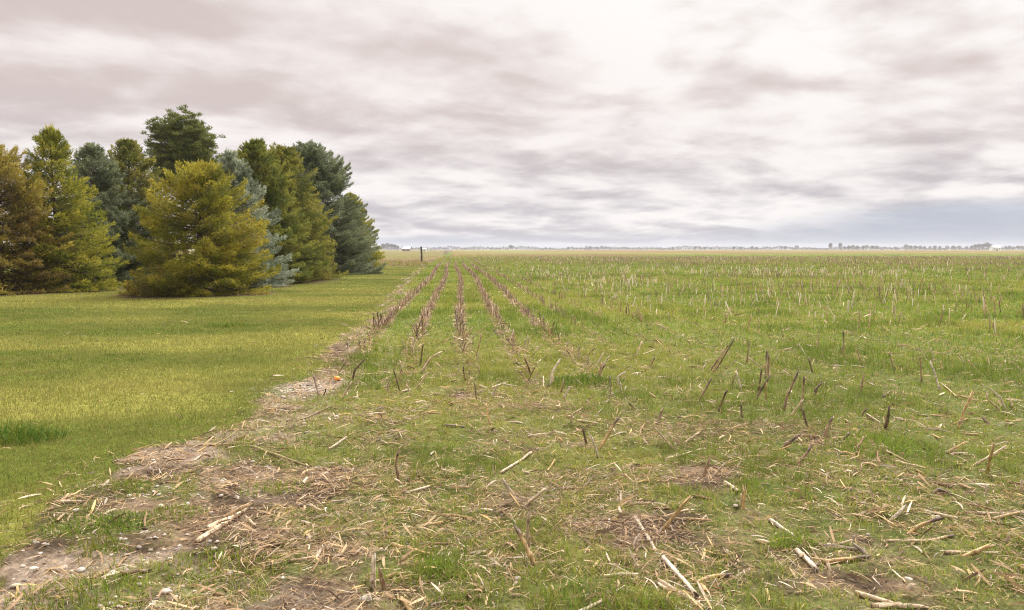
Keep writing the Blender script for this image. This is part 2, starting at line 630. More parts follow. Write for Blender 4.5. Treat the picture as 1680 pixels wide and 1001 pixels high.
def build_grass():
    rng = np.random.default_rng(11)
    # --- field: young cereal in patches
    x, y, D = polar_points(rng, [(2.9, 5600), (6, 4600), (12, 1500), (25, 380), (50, 95), (120, 14), (240, 2.5)])
    e = edge_d(x, y)
    cv = cover(x, y)
    clump = fbm(x, y, 9.0, 2, 33)
    keep = ((e > -0.05) | (y > 74)) & (rng.random(len(x)) < cv * lerp((0.12 + sstep(clump, 0.40, 0.62) * 1.0), 1.0, sstep(D, 10, 30)))
    keep &= ~((y > 170) & (rng.random(len(x)) < 0.7))
    x, y, D = x[keep], y[keep], D[keep]
    n = len(x)
    near = 1 - sstep(D, 6, 14)
    farv = sstep(D, 55, 130)
    gv = fbm(x, y, 0.22, 4, 50)
    lush = fbm(x, y, 0.9, 3, 52)
    c = pick(rng, n, [GREEN, BRIGHT, YELL, DEEP, STRAW], [.27, .46, .14, .03, .10])
    c = lerp(c, pick(rng, n, [YELL, STRAW * .9, BRIGHT * 1.1], [.4, .3, .3]), (near * .62 * (rng.random(n) < .62))[:, None])
    c = lerp(c, YELL, (sstep(gv, 0.5, 0.75) * 0.5)[:, None])
    c = lerp(c, GREEN * 0.8, (sstep(lush, 0.56, 0.72) * 0.65)[:, None])
    c = lerp(c, pick(rng, n, [OLIVE * 1.2, STRAW * .7], [1, 1]), (farv * .55 * sstep(fbm(x, y * .4, .03, 3, 55), .3, .65))[:, None])
    c = c * rng.uniform(0.75, 1.25, n)[:, None]
    Ln = rng.uniform(0.035, 0.115, n) * (0.75 + 0.75 * sstep(lush, 0.45, 0.75)) * lerp(0.68, 1.1, sstep(D, 6, 14))
    W = rng.uniform(0.0026, 0.0052, n) * np.maximum(1, D / 6.5) ** 0.95
    lean = np.abs(rng.normal(0.62, 0.4, n))
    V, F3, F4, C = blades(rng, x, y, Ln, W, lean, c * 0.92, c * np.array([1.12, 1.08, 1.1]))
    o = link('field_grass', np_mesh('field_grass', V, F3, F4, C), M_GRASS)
    tag(o, 'bright green young crop grass growing through the corn stubble field', 'grass', kind='stuff')
    # --- lawn
    x, y, D = polar_points(rng, [(2.9, 6500), (6, 5200), (12, 2300), (25, 750), (50, 170), (78, 60)])
    e = edge_d(x, y)
    edge_thin = sstep(-e, -0.06, 0.25)
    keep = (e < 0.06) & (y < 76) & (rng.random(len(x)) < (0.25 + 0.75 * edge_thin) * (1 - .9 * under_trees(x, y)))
    x, y, D, e = x[keep], y[keep], D[keep], e[keep]
    n = len(x)
    lv = fbm(x * 0.55, y, 0.42, 4, 60)
    l2 = fbm(x * 0.6, y, 1.7, 3, 61)
    c = pick(rng, n, [OLIVE, GREEN, BRIGHT, YELL, DEEP, STRAW], [.34, .36, .08, .09, .09, .04])
    l3 = fbm(x * .8, y, 4.5, 2, 63)
    dry = sstep(lv * 0.45 + l2 * 0.35 + l3 * .20, 0.44, 0.58)
    c = lerp(c, pick(rng, n, [YELL * 1.1, STRAW * .9, OLIVE * 1.25, BRIGHT], [.4, .25, .15, .2]), (dry * 0.48)[:, None])
    dk = sstep(l2, 0.58, 0.75)
    c = lerp(c, GREEN * 0.75, (dk * (1 - dry) * 0.6)[:, None])
    c = lerp(c, c.mean(1)[:, None] * np.array([1.06, 1.04, .48]), .25) * rng.uniform(0.84, 1.14, n)[:, None]
    st_ = sstep(fbm(x * .45, y * 1.0, 1.1, 3, 67), .50, .66)
    c = lerp(c, STRAW * np.array([.80, .84, .62]), (st_ * .30 * (rng.random(n) < .75))[:, None])
    Ln = rng.uniform(0.020, 0.054, n) * (0.5 + 1.1 * l2)
    W = rng.uniform(0.0024, 0.0040, n) * np.maximum(1, D / 7.0) ** 0.9
    lean = np.abs(rng.normal(0.55, 0.35, n))
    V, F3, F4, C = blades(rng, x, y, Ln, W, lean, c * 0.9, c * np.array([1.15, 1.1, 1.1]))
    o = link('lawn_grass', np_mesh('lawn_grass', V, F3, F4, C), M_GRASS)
    tag(o, 'mown yellow green lawn grass left of the field beside the evergreens', 'grass', kind='stuff')
    # --- taller dry grass past the end of the lawn
    n = 2600
    y = rng.uniform(74, 96, n)
    x = rng.uniform(-30, -7.5, n) - (y - 74) * 0.12
    n_ = fbm(x, y, 0.6, 2, 65)
    k = n_ > 0.42
    x, y = x[k], y[k]
    n = len(x)
    c = pick(rng, n, [STRAW * 0.8, OLIVE, YELL], [.4, .35, .25]) * rng.uniform(0.8, 1.2, n)[:, None]
    V, F3, F4, C = blades(rng, x, y, rng.uniform(0.15, 0.42, n), rng.uniform(0.05, 0.09, n), np.abs(rng.normal(.25, .15, n)), c, c * 1.1)
    tag(link('rough_grass', np_mesh('rough_grass', V, F3, F4, C), M_GRASS),
        'taller straw coloured grass past the far end of the lawn', 'grass', kind='stuff')


build_grass()


def tuft(px, py, rad, Lm, n, cols, label, seed, group=None):
    rng = np.random.default_rng(seed)
    p = P(px, py)
    z0 = H1(p[0], p[1])
    a, r = rng.uniform(0, 2 * math.pi, n), rad * np.sqrt(rng.random(n))
    x, y = np.cos(a) * r * 1.2, np.sin(a) * r
    c = pick(rng, n, cols, [1] * len(cols)) * rng.uniform(0.75, 1.2, n)[:, None]
    D = np.hypot(p[0], p[1])
    z = hgt(x + p[0], y + p[1]) - z0 - 0.005
    V, F3, F4, C = blades(rng, x, y, Lm * rng.uniform(0.5, 1.25, n) * (1.15 - 0.5 * r / rad), rng.uniform(.003, .0055, n) * max(1, D / 6),
                          np.abs(rng.normal(0.45, 0.35, n)) + 0.4 * r / rad, c * .9, c * 1.15, z)
    o = link('grass_tuft', np_mesh('grass_tuft', V, F3, F4, C), M_GRASS, loc=(p[0], p[1], z0))
    return tag(o, label, 'grass tuft', group)


tuft(30, 722, 0.30, 0.17, 900, [GREEN * .85, DEEP, DEEP * 1.3, OLIVE * .8], 'long dark green grass tuft on the lawn at the left edge', 1)
tuft(985, 1000, 0.26, 0.13, 650, [GREEN, BRIGHT * .85, YELL * .8, GREEN * .8, STRAW * .7], 'lush bright green grass tuft at the bottom edge near the middle', 2)
tuft(1060, 1010, 0.16, 0.13, 320, [GREEN, BRIGHT * .85, YELL * .7], 'smaller bright green tuft right of the lush one at the bottom edge', 12)
tuft(965, 628, 0.40, 0.14, 900, [GREEN, DEEP, GREEN * .8], 'dark green grass patch among pale stalks in the middle of the field', 3)
tuft(178, 862, 0.20, 0.08, 700, [GREEN, BRIGHT, DEEP], 'round green grass cushion on the bare stony edge, lower left', 4)
tuft(165, 900, 0.14, 0.07, 350, [GREEN, OLIVE], 'thin grass tuft just in front of the round green cushion', 5)
tuft(1440, 735, 0.35, 0.13, 700, [GREEN, BRIGHT], 'bright grass patch behind the crossed ochre stalks on the right', 6)
tuft(1300, 890, 0.10, 0.10, 260, [BRIGHT, GREEN], 'small green tuft beside the thick white stalk, lower right', 7)
tuft(350, 925, 0.22, 0.075, 620, [GREEN, BRIGHT, OLIVE], 'loose green patch in front of the husk heap, lower left', 14)
tuft(215, 800, 0.13, 0.06, 300, [GREEN, OLIVE], 'small green patch at the lawn edge above the round cushion', 15)
tuft(450, 800, 0.20, 0.07, 420, [GREEN, BRIGHT, OLIVE], 'green patch right of the rear end of the husk heap', 16)
tuft(290, 845, 0.16, 0.07, 360, [GREEN, OLIVE, BRIGHT], 'green tuft between the stones and the husk heap, lower left', 8)
tuft(725, 935, 0.12, 0.10, 300, [BRIGHT, GREEN], 'bright green tuft right of the white upright stalk, lower middle', 9)
tuft(130, 980, 0.25, 0.09, 700, [GREEN, BRIGHT, OLIVE], 'broad grass clump in the bottom left corner', 10)
tuft(380, 565 - 30, 0.45, 0.12, 420, [GREEN, DEEP, OLIVE], 'dark green clump standing out of the yellowish lawn', 13)


# ------------------------------------------------------------------ conifers
def tube(pts, rad, sides=6):
    """tapered tube along a polyline -> V, F4 (+cap tris)"""
    pts = np.asarray(pts, float)
    n = len(pts)
    V = []
    for i in range(n):
        t = pts[min(i + 1, n - 1)] - pts[max(i - 1, 0)]
        t = t / (np.linalg.norm(t) + 1e-9)
        u = np.cross(t, [0.31, 0.95, 0.05] if abs(t[1]) < 0.9 else [1, 0, 0])
        u /= np.linalg.norm(u)
        w = np.cross(t, u)
        for k in range(sides):
            a = 2 * math.pi * k / sides
            V.append(pts[i] + rad[i] * (math.cos(a) * u + math.sin(a) * w))
    F = [[i * sides + k, i * sides + (k + 1) % sides, (i + 1) * sides + (k + 1) % sides, (i + 1) * sides + k]
         for i in range(n - 1) for k in range(sides)]
    return np.array(V), np.array(F)


def merge(parts):
    V, F, o = [], [], 0
    for v, f in parts:
        V.append(v)
        F.append(f + o)
        o += len(v)
    return np.concatenate(V), np.concatenate(F)


def twig_cards(rng, pos, dr, Ln, W, col):
    n = len(pos)
    dr = dr / np.linalg.norm(dr, axis=1)[:, None]
    rv = rng.normal(size=(n, 3))
    s = np.cross(dr, rv)
    s /= np.linalg.norm(s, axis=1)[:, None] + 1e-9
    V = np.empty((n, 4, 3))
    V[:, 0] = pos
    V[:, 1] = pos + dr * (Ln * 0.45)[:, None] + s * (W * 0.5)[:, None]
    V[:, 2] = pos + dr * Ln[:, None]
    V[:, 3] = pos + dr * (Ln * 0.45)[:, None] - s * (W * 0.5)[:, None]
    C = np.repeat(col[:, None], 4, 1)
    F = np.arange(n)[:, None] * 4 + np.array([[0, 1, 2, 3]])
    return V.reshape(-1, 3), F, C.reshape(-1, 3)


PAL = {  # needles, young tips, variation
    'golden': tuple(np.array(q) for q in [[.270,.255,.030],[.450,.380,.055],[.165,.185,.032]]),
    'yellow': tuple(np.array(q) for q in [[.260,.265,.030],[.450,.400,.060],[.170,.200,.032]]),
    'rust': tuple(np.array(q) for q in [[.285,.240,.042],[.430,.350,.070],[.230,.180,.058]]),
    'olive': tuple(np.array(q) for q in [[.205,.210,.042],[.350,.310,.065],[.140,.165,.038]]),
    'green': tuple(np.array(q) for q in [[.200,.220,.042],[.350,.330,.065],[.135,.170,.040]]),
    'blue': tuple(np.array(q) for q in [[.245,.285,.195],[.420,.440,.320],[.170,.210,.135]]),
    'teal': tuple(np.array(q) for q in [[.165,.195,.100],[.290,.310,.175],[.120,.150,.072]]),
    'pine': tuple(np.array(q) for q in [[.165,.180,.050],[.270,.270,.080],[.115,.14,.040]]),
}


def spruce(px, py, toppx, toppy, halfw, pal, label, seed, dens=1.0, p=0.85, dead=0.0, name='spruce_tree', round_=0.0):
    rng = np.random.default_rng(seed)
    b = P(px, py)
    b[2] = H1(b[0], b[1])
    top = atdepth(toppx, toppy, b[1])
    Ht = top[2] - b[2]
    off = top[0] - b[0]
    Rm = halfw / FPX * b[1]
    root = thing(name, label, 'tree', b, 'evergreens along the lawn')
    axis = lambda z: np.stack([off * (np.asarray(z) / Ht) ** 1.5, 0 * np.asarray(z), np.asarray(z)], -1)
    zz = np.linspace(-0.05, Ht, 10)
    tv, tf = tube(axis(np.maximum(zz, 0)) + np.array([0, 0, -0.05]), 0.035 * Ht * 0.45 * (1 - zz / Ht * 0.93).clip(0.06) + 0.008, 8)
    link('trunk', np_mesh('trunk', tv, None, tf, None, True), M_BARK, root)
    # branches
    z = np.arange(0.12, Ht - 0.12, 0.19)
    z = np.repeat(z, 12)
    nb = len(z)
    z = z + rng.uniform(-0.09, 0.09, nb)
    z = np.clip(z, 0.06, Ht - 0.08)
    u = z / Ht
    az = rng.uniform(0, 2 * math.pi, nb)
    lump = 0.80 + 0.38 * vnoise(az * 1.6 + seed, u * 7.0, seed)
    prof = (1 - u) ** p * (0.80 + 0.20 * np.minimum(1, u / 0.12))
    round_ = max(0, round_ - .18)
    prof = lerp(prof, np.sqrt(np.clip(1 - u ** 1.6, 0, 1)) * 0.98, round_)
    l = np.maximum(Rm * prof * lump * rng.uniform(0.80, 1.08, nb), 0.12)
    e0 = lerp(-0.10, 0.85, u ** 1.6) + rng.normal(0, 0.12, nb)
    rad = np.stack([np.cos(az), np.sin(az), 0 * az], 1)
    side = np.stack([-np.sin(az), np.cos(az), 0 * az], 1)
    base = axis(z)
    droop = lerp(0.28, 0.0, u)

    def curve(i, t):
        h = l[i] * (t * np.sin(e0[i]) - droop[i] * t + (droop[i] * 0.95 + 0.05) * t ** 2.2)
        q = base[i] + rad[i] * (l[i] * t * np.cos(e0[i]))[:, None]
        q[:, 2] += h
        return q
    parts = []
    for i in range(0, nb, 1):
        ts = np.array([0, 0.5, 0.97])
        ii = np.full(3, i)
        rr = 0.006 + 0.010 * l[i]
        parts.append(tube(curve(ii, ts), [rr, rr * 0.6, rr * 0.15], 4))
    bv, bf = merge(parts)
    bv[:, 2] = np.maximum(bv[:, 2], 0.01)
    link('branches', np_mesh('branches', bv, None, bf), M_BARK, root)
    # needle sprays on each branch's fan
    cnt = (dens * (32 + 118 * l ** 1.45)).astype(int)
    idx = np.repeat(np.arange(nb), cnt)
    n = len(idx)
    t = 1 - 0.82 * rng.random(n) ** 1.25
    L = l[idx]
    fanw = (0.46 * L * (1.02 - t) ** 0.75 * np.minimum(1, t / 0.25) + 0.03)
    # side shoots: quantised so that the fan is not a smooth sheet
    s = rng.uniform(-1, 1, n)
    q = curve(idx, t - np.abs(s) * 0.02)
    fw = rad[idx]
    q = q + side[idx] * (s * fanw)[:, None] + fw * (np.abs(s) * fanw * 0.35)[:, None]
    q[:, 2] += -0.18 * np.abs(s) * fanw + rng.normal(0, 0.036, n)
    tip = sstep(t + np.abs(s) * 0.25, 0.72, 1.05)
    d = fw * 0.75 + side[idx] * (np.sign(s) * (0.25 + 0.6 * np.abs(s)))[:, None] + rng.normal(0, 0.38, (n, 3))
    d[:, 2] += 0.18 + 0.35 * tip + 0.5 * (u[idx] > 0.8)
    N0, T0, V0 = PAL[pal]
    bc = rng.random(nb)
    col = lerp(N0, V0, (bc[idx] * 0.9)[:, None])
    col = lerp(col, np.array([.20, .135, .07]), ((rng.random(n) < .16) * (t < .55) * .8)[:, None])
    col = lerp(col, T0, (tip * rng.uniform(0.2, 1.0, n) * 0.95)[:, None])
    mott = fbm(q[:, 0] * 1.1 + q[:, 1] * .8 + seed, q[:, 2] * 1.4, 1.6, 3, seed)
    col = lerp(col, V0 * .8, (sstep(mott, .52, .72) * .75)[:, None])
    col = lerp(col, T0 * .9, (sstep(-mott, -.46, -.30) * .6)[:, None])
    if dead:
        hd = vnoise(az * 1.3, u * 5, seed + 9)
        dm = sstep(hd[idx] + (0.5 - u[idx]) * 0.5 + rng.normal(0, .08, n), 0.62 - 0.25 * dead, 0.85 - 0.25 * dead) * dead
        col = lerp(col, np.array([0.205, 0.125, 0.072]), np.clip(dm, 0, 0.9)[:, None])
    col = col * rng.uniform(0.7, 1.3, n)[:, None]
    Ln = rng.uniform(0.07, 0.17, n) * (0.85 + 0.05 * Ht / 5)
    W = rng.uniform(0.024, 0.052, n) * (0.7 + 0.05 * b[1] / 10)
    # leaders and upright shoots at the top
    m = 420
    hz = Ht - np.abs(rng.normal(0, 0.34 * min(Ht / 5, 1.6), m))
    lr = np.maximum(0.02, (Ht - hz) * 0.62) * rng.uniform(0.2, 1, m)
    aa = rng.uniform(0, 2 * math.pi, m)
    q2 = axis(hz) + np.stack([np.cos(aa) * lr, np.sin(aa) * lr, rng.uniform(-0.15, 0.02, m)], 1)
    d2 = np.stack([np.cos(aa) * 0.4, np.sin(aa) * 0.4, rng.uniform(0.7, 1.3, m)], 1)
    q = np.concatenate([q, q2])
    d = np.concatenate([d, d2])
    col = np.concatenate([col, lerp(N0, T0, rng.uniform(0.3, 1.0, m)[:, None])])
    Ln = np.concatenate([Ln, rng.uniform(0.10, 0.34, m) * (1 + .5 * (rng.random(m) < .15))])
    W = np.concatenate([W, rng.uniform(0.022, 0.042, m)])
    q[:, 2] = np.maximum(q[:, 2], 0.03 + 0.04 * rng.random(len(q)))
    V, F, C = twig_cards(rng, q, d, Ln, W, col)
    V[:, 2] = np.maximum(V[:, 2], 0.012)
    link('crown', np_mesh('crown', V, None, F, C), M_NEEDLE, root)
    return root


def pine(px, py, toppx, toppy, halfw, crown_bot, label, seed, nl=70, dens=1.0):
    """open, round-headed pine: ascending limbs that carry needle tufts"""
    rng = np.random.default_rng(seed)
    b = P(px, py)
    b[2] = H1(b[0], b[1])
    top = atdepth(toppx, toppy, b[1])
    Ht = top[2] - b[2]
    zc = atdepth(px, crown_bot, b[1])[2] - b[2]
    Rm = halfw / FPX * b[1]
    root = thing('pine_tree', label, 'tree', b, 'evergreens along the lawn')
    zz = np.linspace(0, Ht * 0.97, 9)
    wob = np.stack([0.12 * np.sin(zz * 0.9 + seed), 0.1 * np.cos(zz * 0.7), zz], 1)
    tv, tf = tube(wob, 0.16 * (1 - zz / Ht * 0.9), 8)
    link('trunk', np_mesh('trunk', tv, None, tf, None, True), M_BARK, root)
    parts, tips = [], []
    cz, hh = (zc + Ht) / 2, (Ht - zc) / 2
    for i in range(nl):
        dz, a0 = rng.uniform(-.75, 1.0), rng.uniform(0, 6.283)
        dr = (1 - dz * dz) ** .35
        d = np.array([math.cos(a0) * dr, math.sin(a0) * dr, dz])
        a = math.atan2(d[1], d[0])
        lob = 0.90 + 0.14 * math.sin(3 * a + seed + 2.2 * d[2]) * rng.random() + rng.uniform(-.10, .10)
        g = np.array([d[0] * Rm, d[1] * Rm, cz + d[2] * hh]) * 1.0
        f = min(1.0, rng.uniform(0.45, 1.0) ** 0.5 * lob)
        g = np.array([g[0] * f, g[1] * f, cz + d[2] * hh * min(f, .97)])
        hd = math.hypot(g[0], g[1])
        z0 = max(zc * 0.8, g[2] - 0.55 * hd - 0.5)
        p0 = np.array([np.interp(z0, zz, wob[:, 0]), np.interp(z0, zz, wob[:, 1]), z0])
        pts = [p0 + (g - p0) * np.array([t, t, t ** 1.35]) + np.append(rng.normal(0, .06, 2), 0) * (0 < t < 1) for t in (0, .35, .7, 1)]
        parts.append(tube(pts, [0.040, 0.028, 0.016, 0.006], 5))
        for t in rng.uniform(0.55, 1.04, 7):
            tt = min(t, 1)
            tips.append(np.array([np.interp(tt, (0, .35, .7, 1), [q[k] for q in pts]) for k in range(3)])
                        + np.append(rng.normal(0, 0.10 + 0.08 * t, 2), rng.normal(0.08, 0.12)))
    bv, bf = merge(parts)
    link('branches', np_mesh('branches', bv, None, bf), M_BARK, root)
    tips = np.array(tips)
    k = int(60 * dens)
    idx = np.repeat(np.arange(len(tips)), k)
    n = len(idx)
    d = rng.normal(0, 1, (n, 3))
    d[:, 2] = np.abs(d[:, 2]) * 1.4 + 0.3
    d /= np.linalg.norm(d, axis=1)[:, None]
    r = rng.uniform(0.0, 0.17, n)
    q = tips[idx] + d * r[:, None] * np.array([1.3, 1.3, 0.8])
    N0, T0, V0 = PAL['pine']
    tv_ = rng.random(len(tips))
    col = lerp(N0, V0, tv_[idx][:, None])
    col = lerp(col, T0, (rng.random(n) ** 2 * sstep(tv_[idx], .2, .9))[:, None]) * rng.uniform(0.75, 1.25, n)[:, None]
    V, F, C = twig_cards(rng, q, d, rng.uniform(0.10, 0.22, n), rng.uniform(0.03, 0.055, n), col)
    link('crown', np_mesh('crown', V, None, F, C), M_NEEDLE, root)
    return root


def build_trees():
    pine(305, 452, 303, 182, 60, 322, 'tall dark round headed pine rising behind the golden spruce', 21, 230, .75)
    pine(392, 450, 388, 246, 34, 340, 'small dark pine top peeping out behind the grey blue spruce', 22, 60, 1.0)
    for px, py, tx, ty, hw, pal, dn, p_, dead, rd, sd, lab in TREES:
        spruce(px, py, tx, ty, hw, pal, lab, sd, dn, p_, dead, round_=rd)


build_trees()


# ------------------------------------------------------------------ crop residue and stones lying on the soil
HUSK = [np.array(c) for c in ([.50, .36, .205], [.68, .57, .42], [.34, .225, .125], [.155, .10, .065], [.56, .40, .18], [.40, .33, .26])]


def strips(rng, x, y, Ln, W, c, lift=0.004, steep=0.12):
    n = len(x)
    a = rng.uniform(0, 2 * math.pi, n)
    tilt = rng.normal(0, steep, n)
    roll = rng.normal(0, 0.7, n)
    bow = rng.normal(0, 0.20, n)
    f = np.stack([np.cos(a) * np.cos(tilt), np.sin(a) * np.cos(tilt), np.sin(tilt)], 1)
    s0 = np.stack([-np.sin(a), np.cos(a), 0 * a], 1)
    upv = np.cross(f, s0)
    s = s0 * np.cos(roll)[:, None] + upv * np.sin(roll)[:, None]
    z = hgt(x, y) + lift + np.abs(np.sin(tilt)) * Ln * 0.5 + np.abs(np.sin(roll)) * W * 0.4
    o = np.stack([x, y, z], 1)
    V = np.empty((n, 4, 2, 3))
    for k, t in enumerate((-.5, -.17, .17, .5)):
        cpt = o + f * (Ln * t)[:, None] + s0 * (bow * Ln * (0.25 - t * t))[:, None] + upv * (np.abs(bow) * Ln * (0.25 - t * t) * .9)[:, None]
        wd = W * (0.5, 1.0, 0.95, 0.35)[k]
        V[:, k, 0] = cpt - s * (wd * .5)[:, None]
        V[:, k, 1] = cpt + s * (wd * .5)[:, None]
    C = np.repeat(c[:, None], 8, 1) * rng.uniform(0.85, 1.12, (n, 8, 1))
    i = np.arange(n)[:, None, None] * 8 + np.array([[0, 1, 3, 2], [2, 3, 5, 4], [4, 5, 7, 6]])[None]
    return V.reshape(-1, 3), i.reshape(-1, 4), C.reshape(-1, 3)


def build_litter():
    rng = np.random.default_rng(5)
    x, y, D = polar_points(rng, [(2.9, 5200), (6, 4200), (12, 1100), (25, 260), (45, 60), (75, 14)])
    e = edge_d(x, y)
    cv = cover(x, y)
    cl = fbm(x, y, 2.2, 3, 81)
    k, t = row_uv(x, y)
    rowb = ((np.abs(k - np.round(k)) < 0.2) & (k > -.4) & (k < 4.4)) * sstep(D, 6, 14)
    w = (0.22 + 0.78 * sstep(cl, 0.42, 0.62)) * (1 - 0.40 * cv) * lerp(1, .34, sstep(D + x * .3, 7, 12)) + rowb * 1.0
    w = w + .45 * (np.abs(k - np.round(k)) < .13) * (k > 4.6) * (k < 16) * sstep(D, 7, 14)
    w = w * lerp(.8, 1, sstep(e, .2, 1.5))
    w = np.maximum(w, .75 * sstep(e, -.05, .05) * (1 - sstep(e, .35, .75)) * sstep(D, 5, 9))
    mats = [(1205, 706, 1.15, 0.34, .9), (875, 672, .60, .28, .9), (1095, 725, .4, .25, .6), (375, 850, .32, .22, .8), (1040, 880, .3, .4, .7),
            (985, 790, .4, .3, .6), (620, 720, .5, .3, .5), (1560, 800, .4, .25, .5)]
    matm = np.zeros(len(x))
    for px, py, a, b, s in mats:
        q = P(px, py)
        matm = np.maximum(matm, s * np.exp(-(((x - q[0]) / a) ** 2 + ((y - q[1]) / b) ** 2)))
    w = np.maximum(w, matm * 1.5)
    w = np.where(e < 0, np.where(e > -.35, .10, .005) * (e > -6), w)
    keep = rng.random(len(x)) < w
    x, y, D, matm, e = x[keep], y[keep], D[keep], matm[keep], e[keep]
    n = len(x)
    big = rng.random(n) < 0.045
    Ln = np.where(big, rng.uniform(.05, .15, n), rng.uniform(.02, .085, n) * rng.choice([.7, 1, 1.3], n))
    W = np.where(big, rng.uniform(.006, .015, n), rng.lognormal(-5.85, .45, n))
    lod = np.maximum(1, D / 8.0) ** 0.8
    ci = rng.choice(6, n, p=[.29, .08, .29, .19, .07, .08])
    c = np.array(HUSK)[ci] * rng.uniform(0.75, 1.2, n)[:, None]
    c = lerp(c, HUSK[3] * 1.3, (matm * (rng.random(n) < .55))[:, None] * .8)
    V, F, C = strips(rng, x, y, Ln * np.minimum(lod, 1.5), W * lod, c, 0.004, 0.24)
    V[:, 2] += 0.035 * np.repeat(matm * rng.random(n), 8)
    # short broken bits of stalk among the husks
    x, y, D = polar_points(rng, [(3.0, 16), (7, 12), (13, 2.5)])
    kp = (edge_d(x, y) > .05) & (rng.random(len(x)) < .30 + .7 * sstep(fbm(x, y, 1.4, 3, 83), .45, .6))
    x, y = x[kp], y[kp]
    Vs, Fs, Cs, off = [V], [F], [C], len(V)
    for xi, yi in zip(x, y):
        a, ln, r = rng.uniform(0, 6.28), rng.uniform(.05, .20), rng.uniform(.006, .0105)
        d = np.array([math.cos(a), math.sin(a)]) * ln / 2
        z0, z1 = H1(xi - d[0], yi - d[1]) + r, H1(xi + d[0], yi + d[1]) + r + max(0, rng.normal(0, .02))
        p0, p1 = np.array([xi - d[0], yi - d[1], z0]), np.array([xi + d[0], yi + d[1], z1])
        pm = (p0 + p1) / 2 + rng.normal(0, .004, 3)
        v, f = tube([p0, pm, p1], [r * .9, r, r * .8], 6)
        v[-6:] += (p1 - p0) / ln * rng.uniform(-.5, 1.5, 6)[:, None] * r
        c = HUSK[rng.choice(6, p=[.28, .30, .14, .06, .16, .06])] * rng.uniform(.8, 1.15)
        Vs.append(v)
        Fs.append(f + off)
        Cs.append(c[None] * rng.uniform(.7, 1.15, (len(v), 1)))
        off += len(v)
    V, F, C = np.concatenate(Vs), np.concatenate(Fs), np.concatenate(Cs)
    tag(link('crop_residue', np_mesh('crop_residue', V, None, F, C), M_HUSK),
        'dry husks, leaf strips and straw bits strewn over the soil', 'crop residue', kind='stuff')


build_litter()


def stone_mesh(name, rng, r, col, flat=0.65):
    import bmesh
    bm = bmesh.new()
    bmesh.ops.create_icosphere(bm, subdivisions=2, radius=1.0)
    ax = rng.uniform(0.7, 1.25, 3) * r
    ax[2] *= flat
    ph = rng.uniform(0, 6, 6)
    for v in bm.verts:
        p = v.co
        k = 1 + 0.13 * math.sin(3.1 * p.x + ph[0]) * math.cos(2.3 * p.y + ph[1]) + 0.10 * math.sin(4.3 * p.z + ph[2] + 2 * p.x) + rng.normal(0, .03)
        v.co = Vector((p.x * ax[0] * k, p.y * ax[1] * k, max(p.z, -0.6) * ax[2] * k))
    me = bpy.data.meshes.new(name)
    bm.to_mesh(me)
    bm.free()
    a = me.color_attributes.new('Col', 'FLOAT_COLOR', 'POINT')
    cc = np.tile(np.append(col, 1.0), (len(me.vertices), 1)) * np.append(np.ones(3), 1)
    a.data.foreach_set('color', cc.astype(np.float32).ravel())
    return me


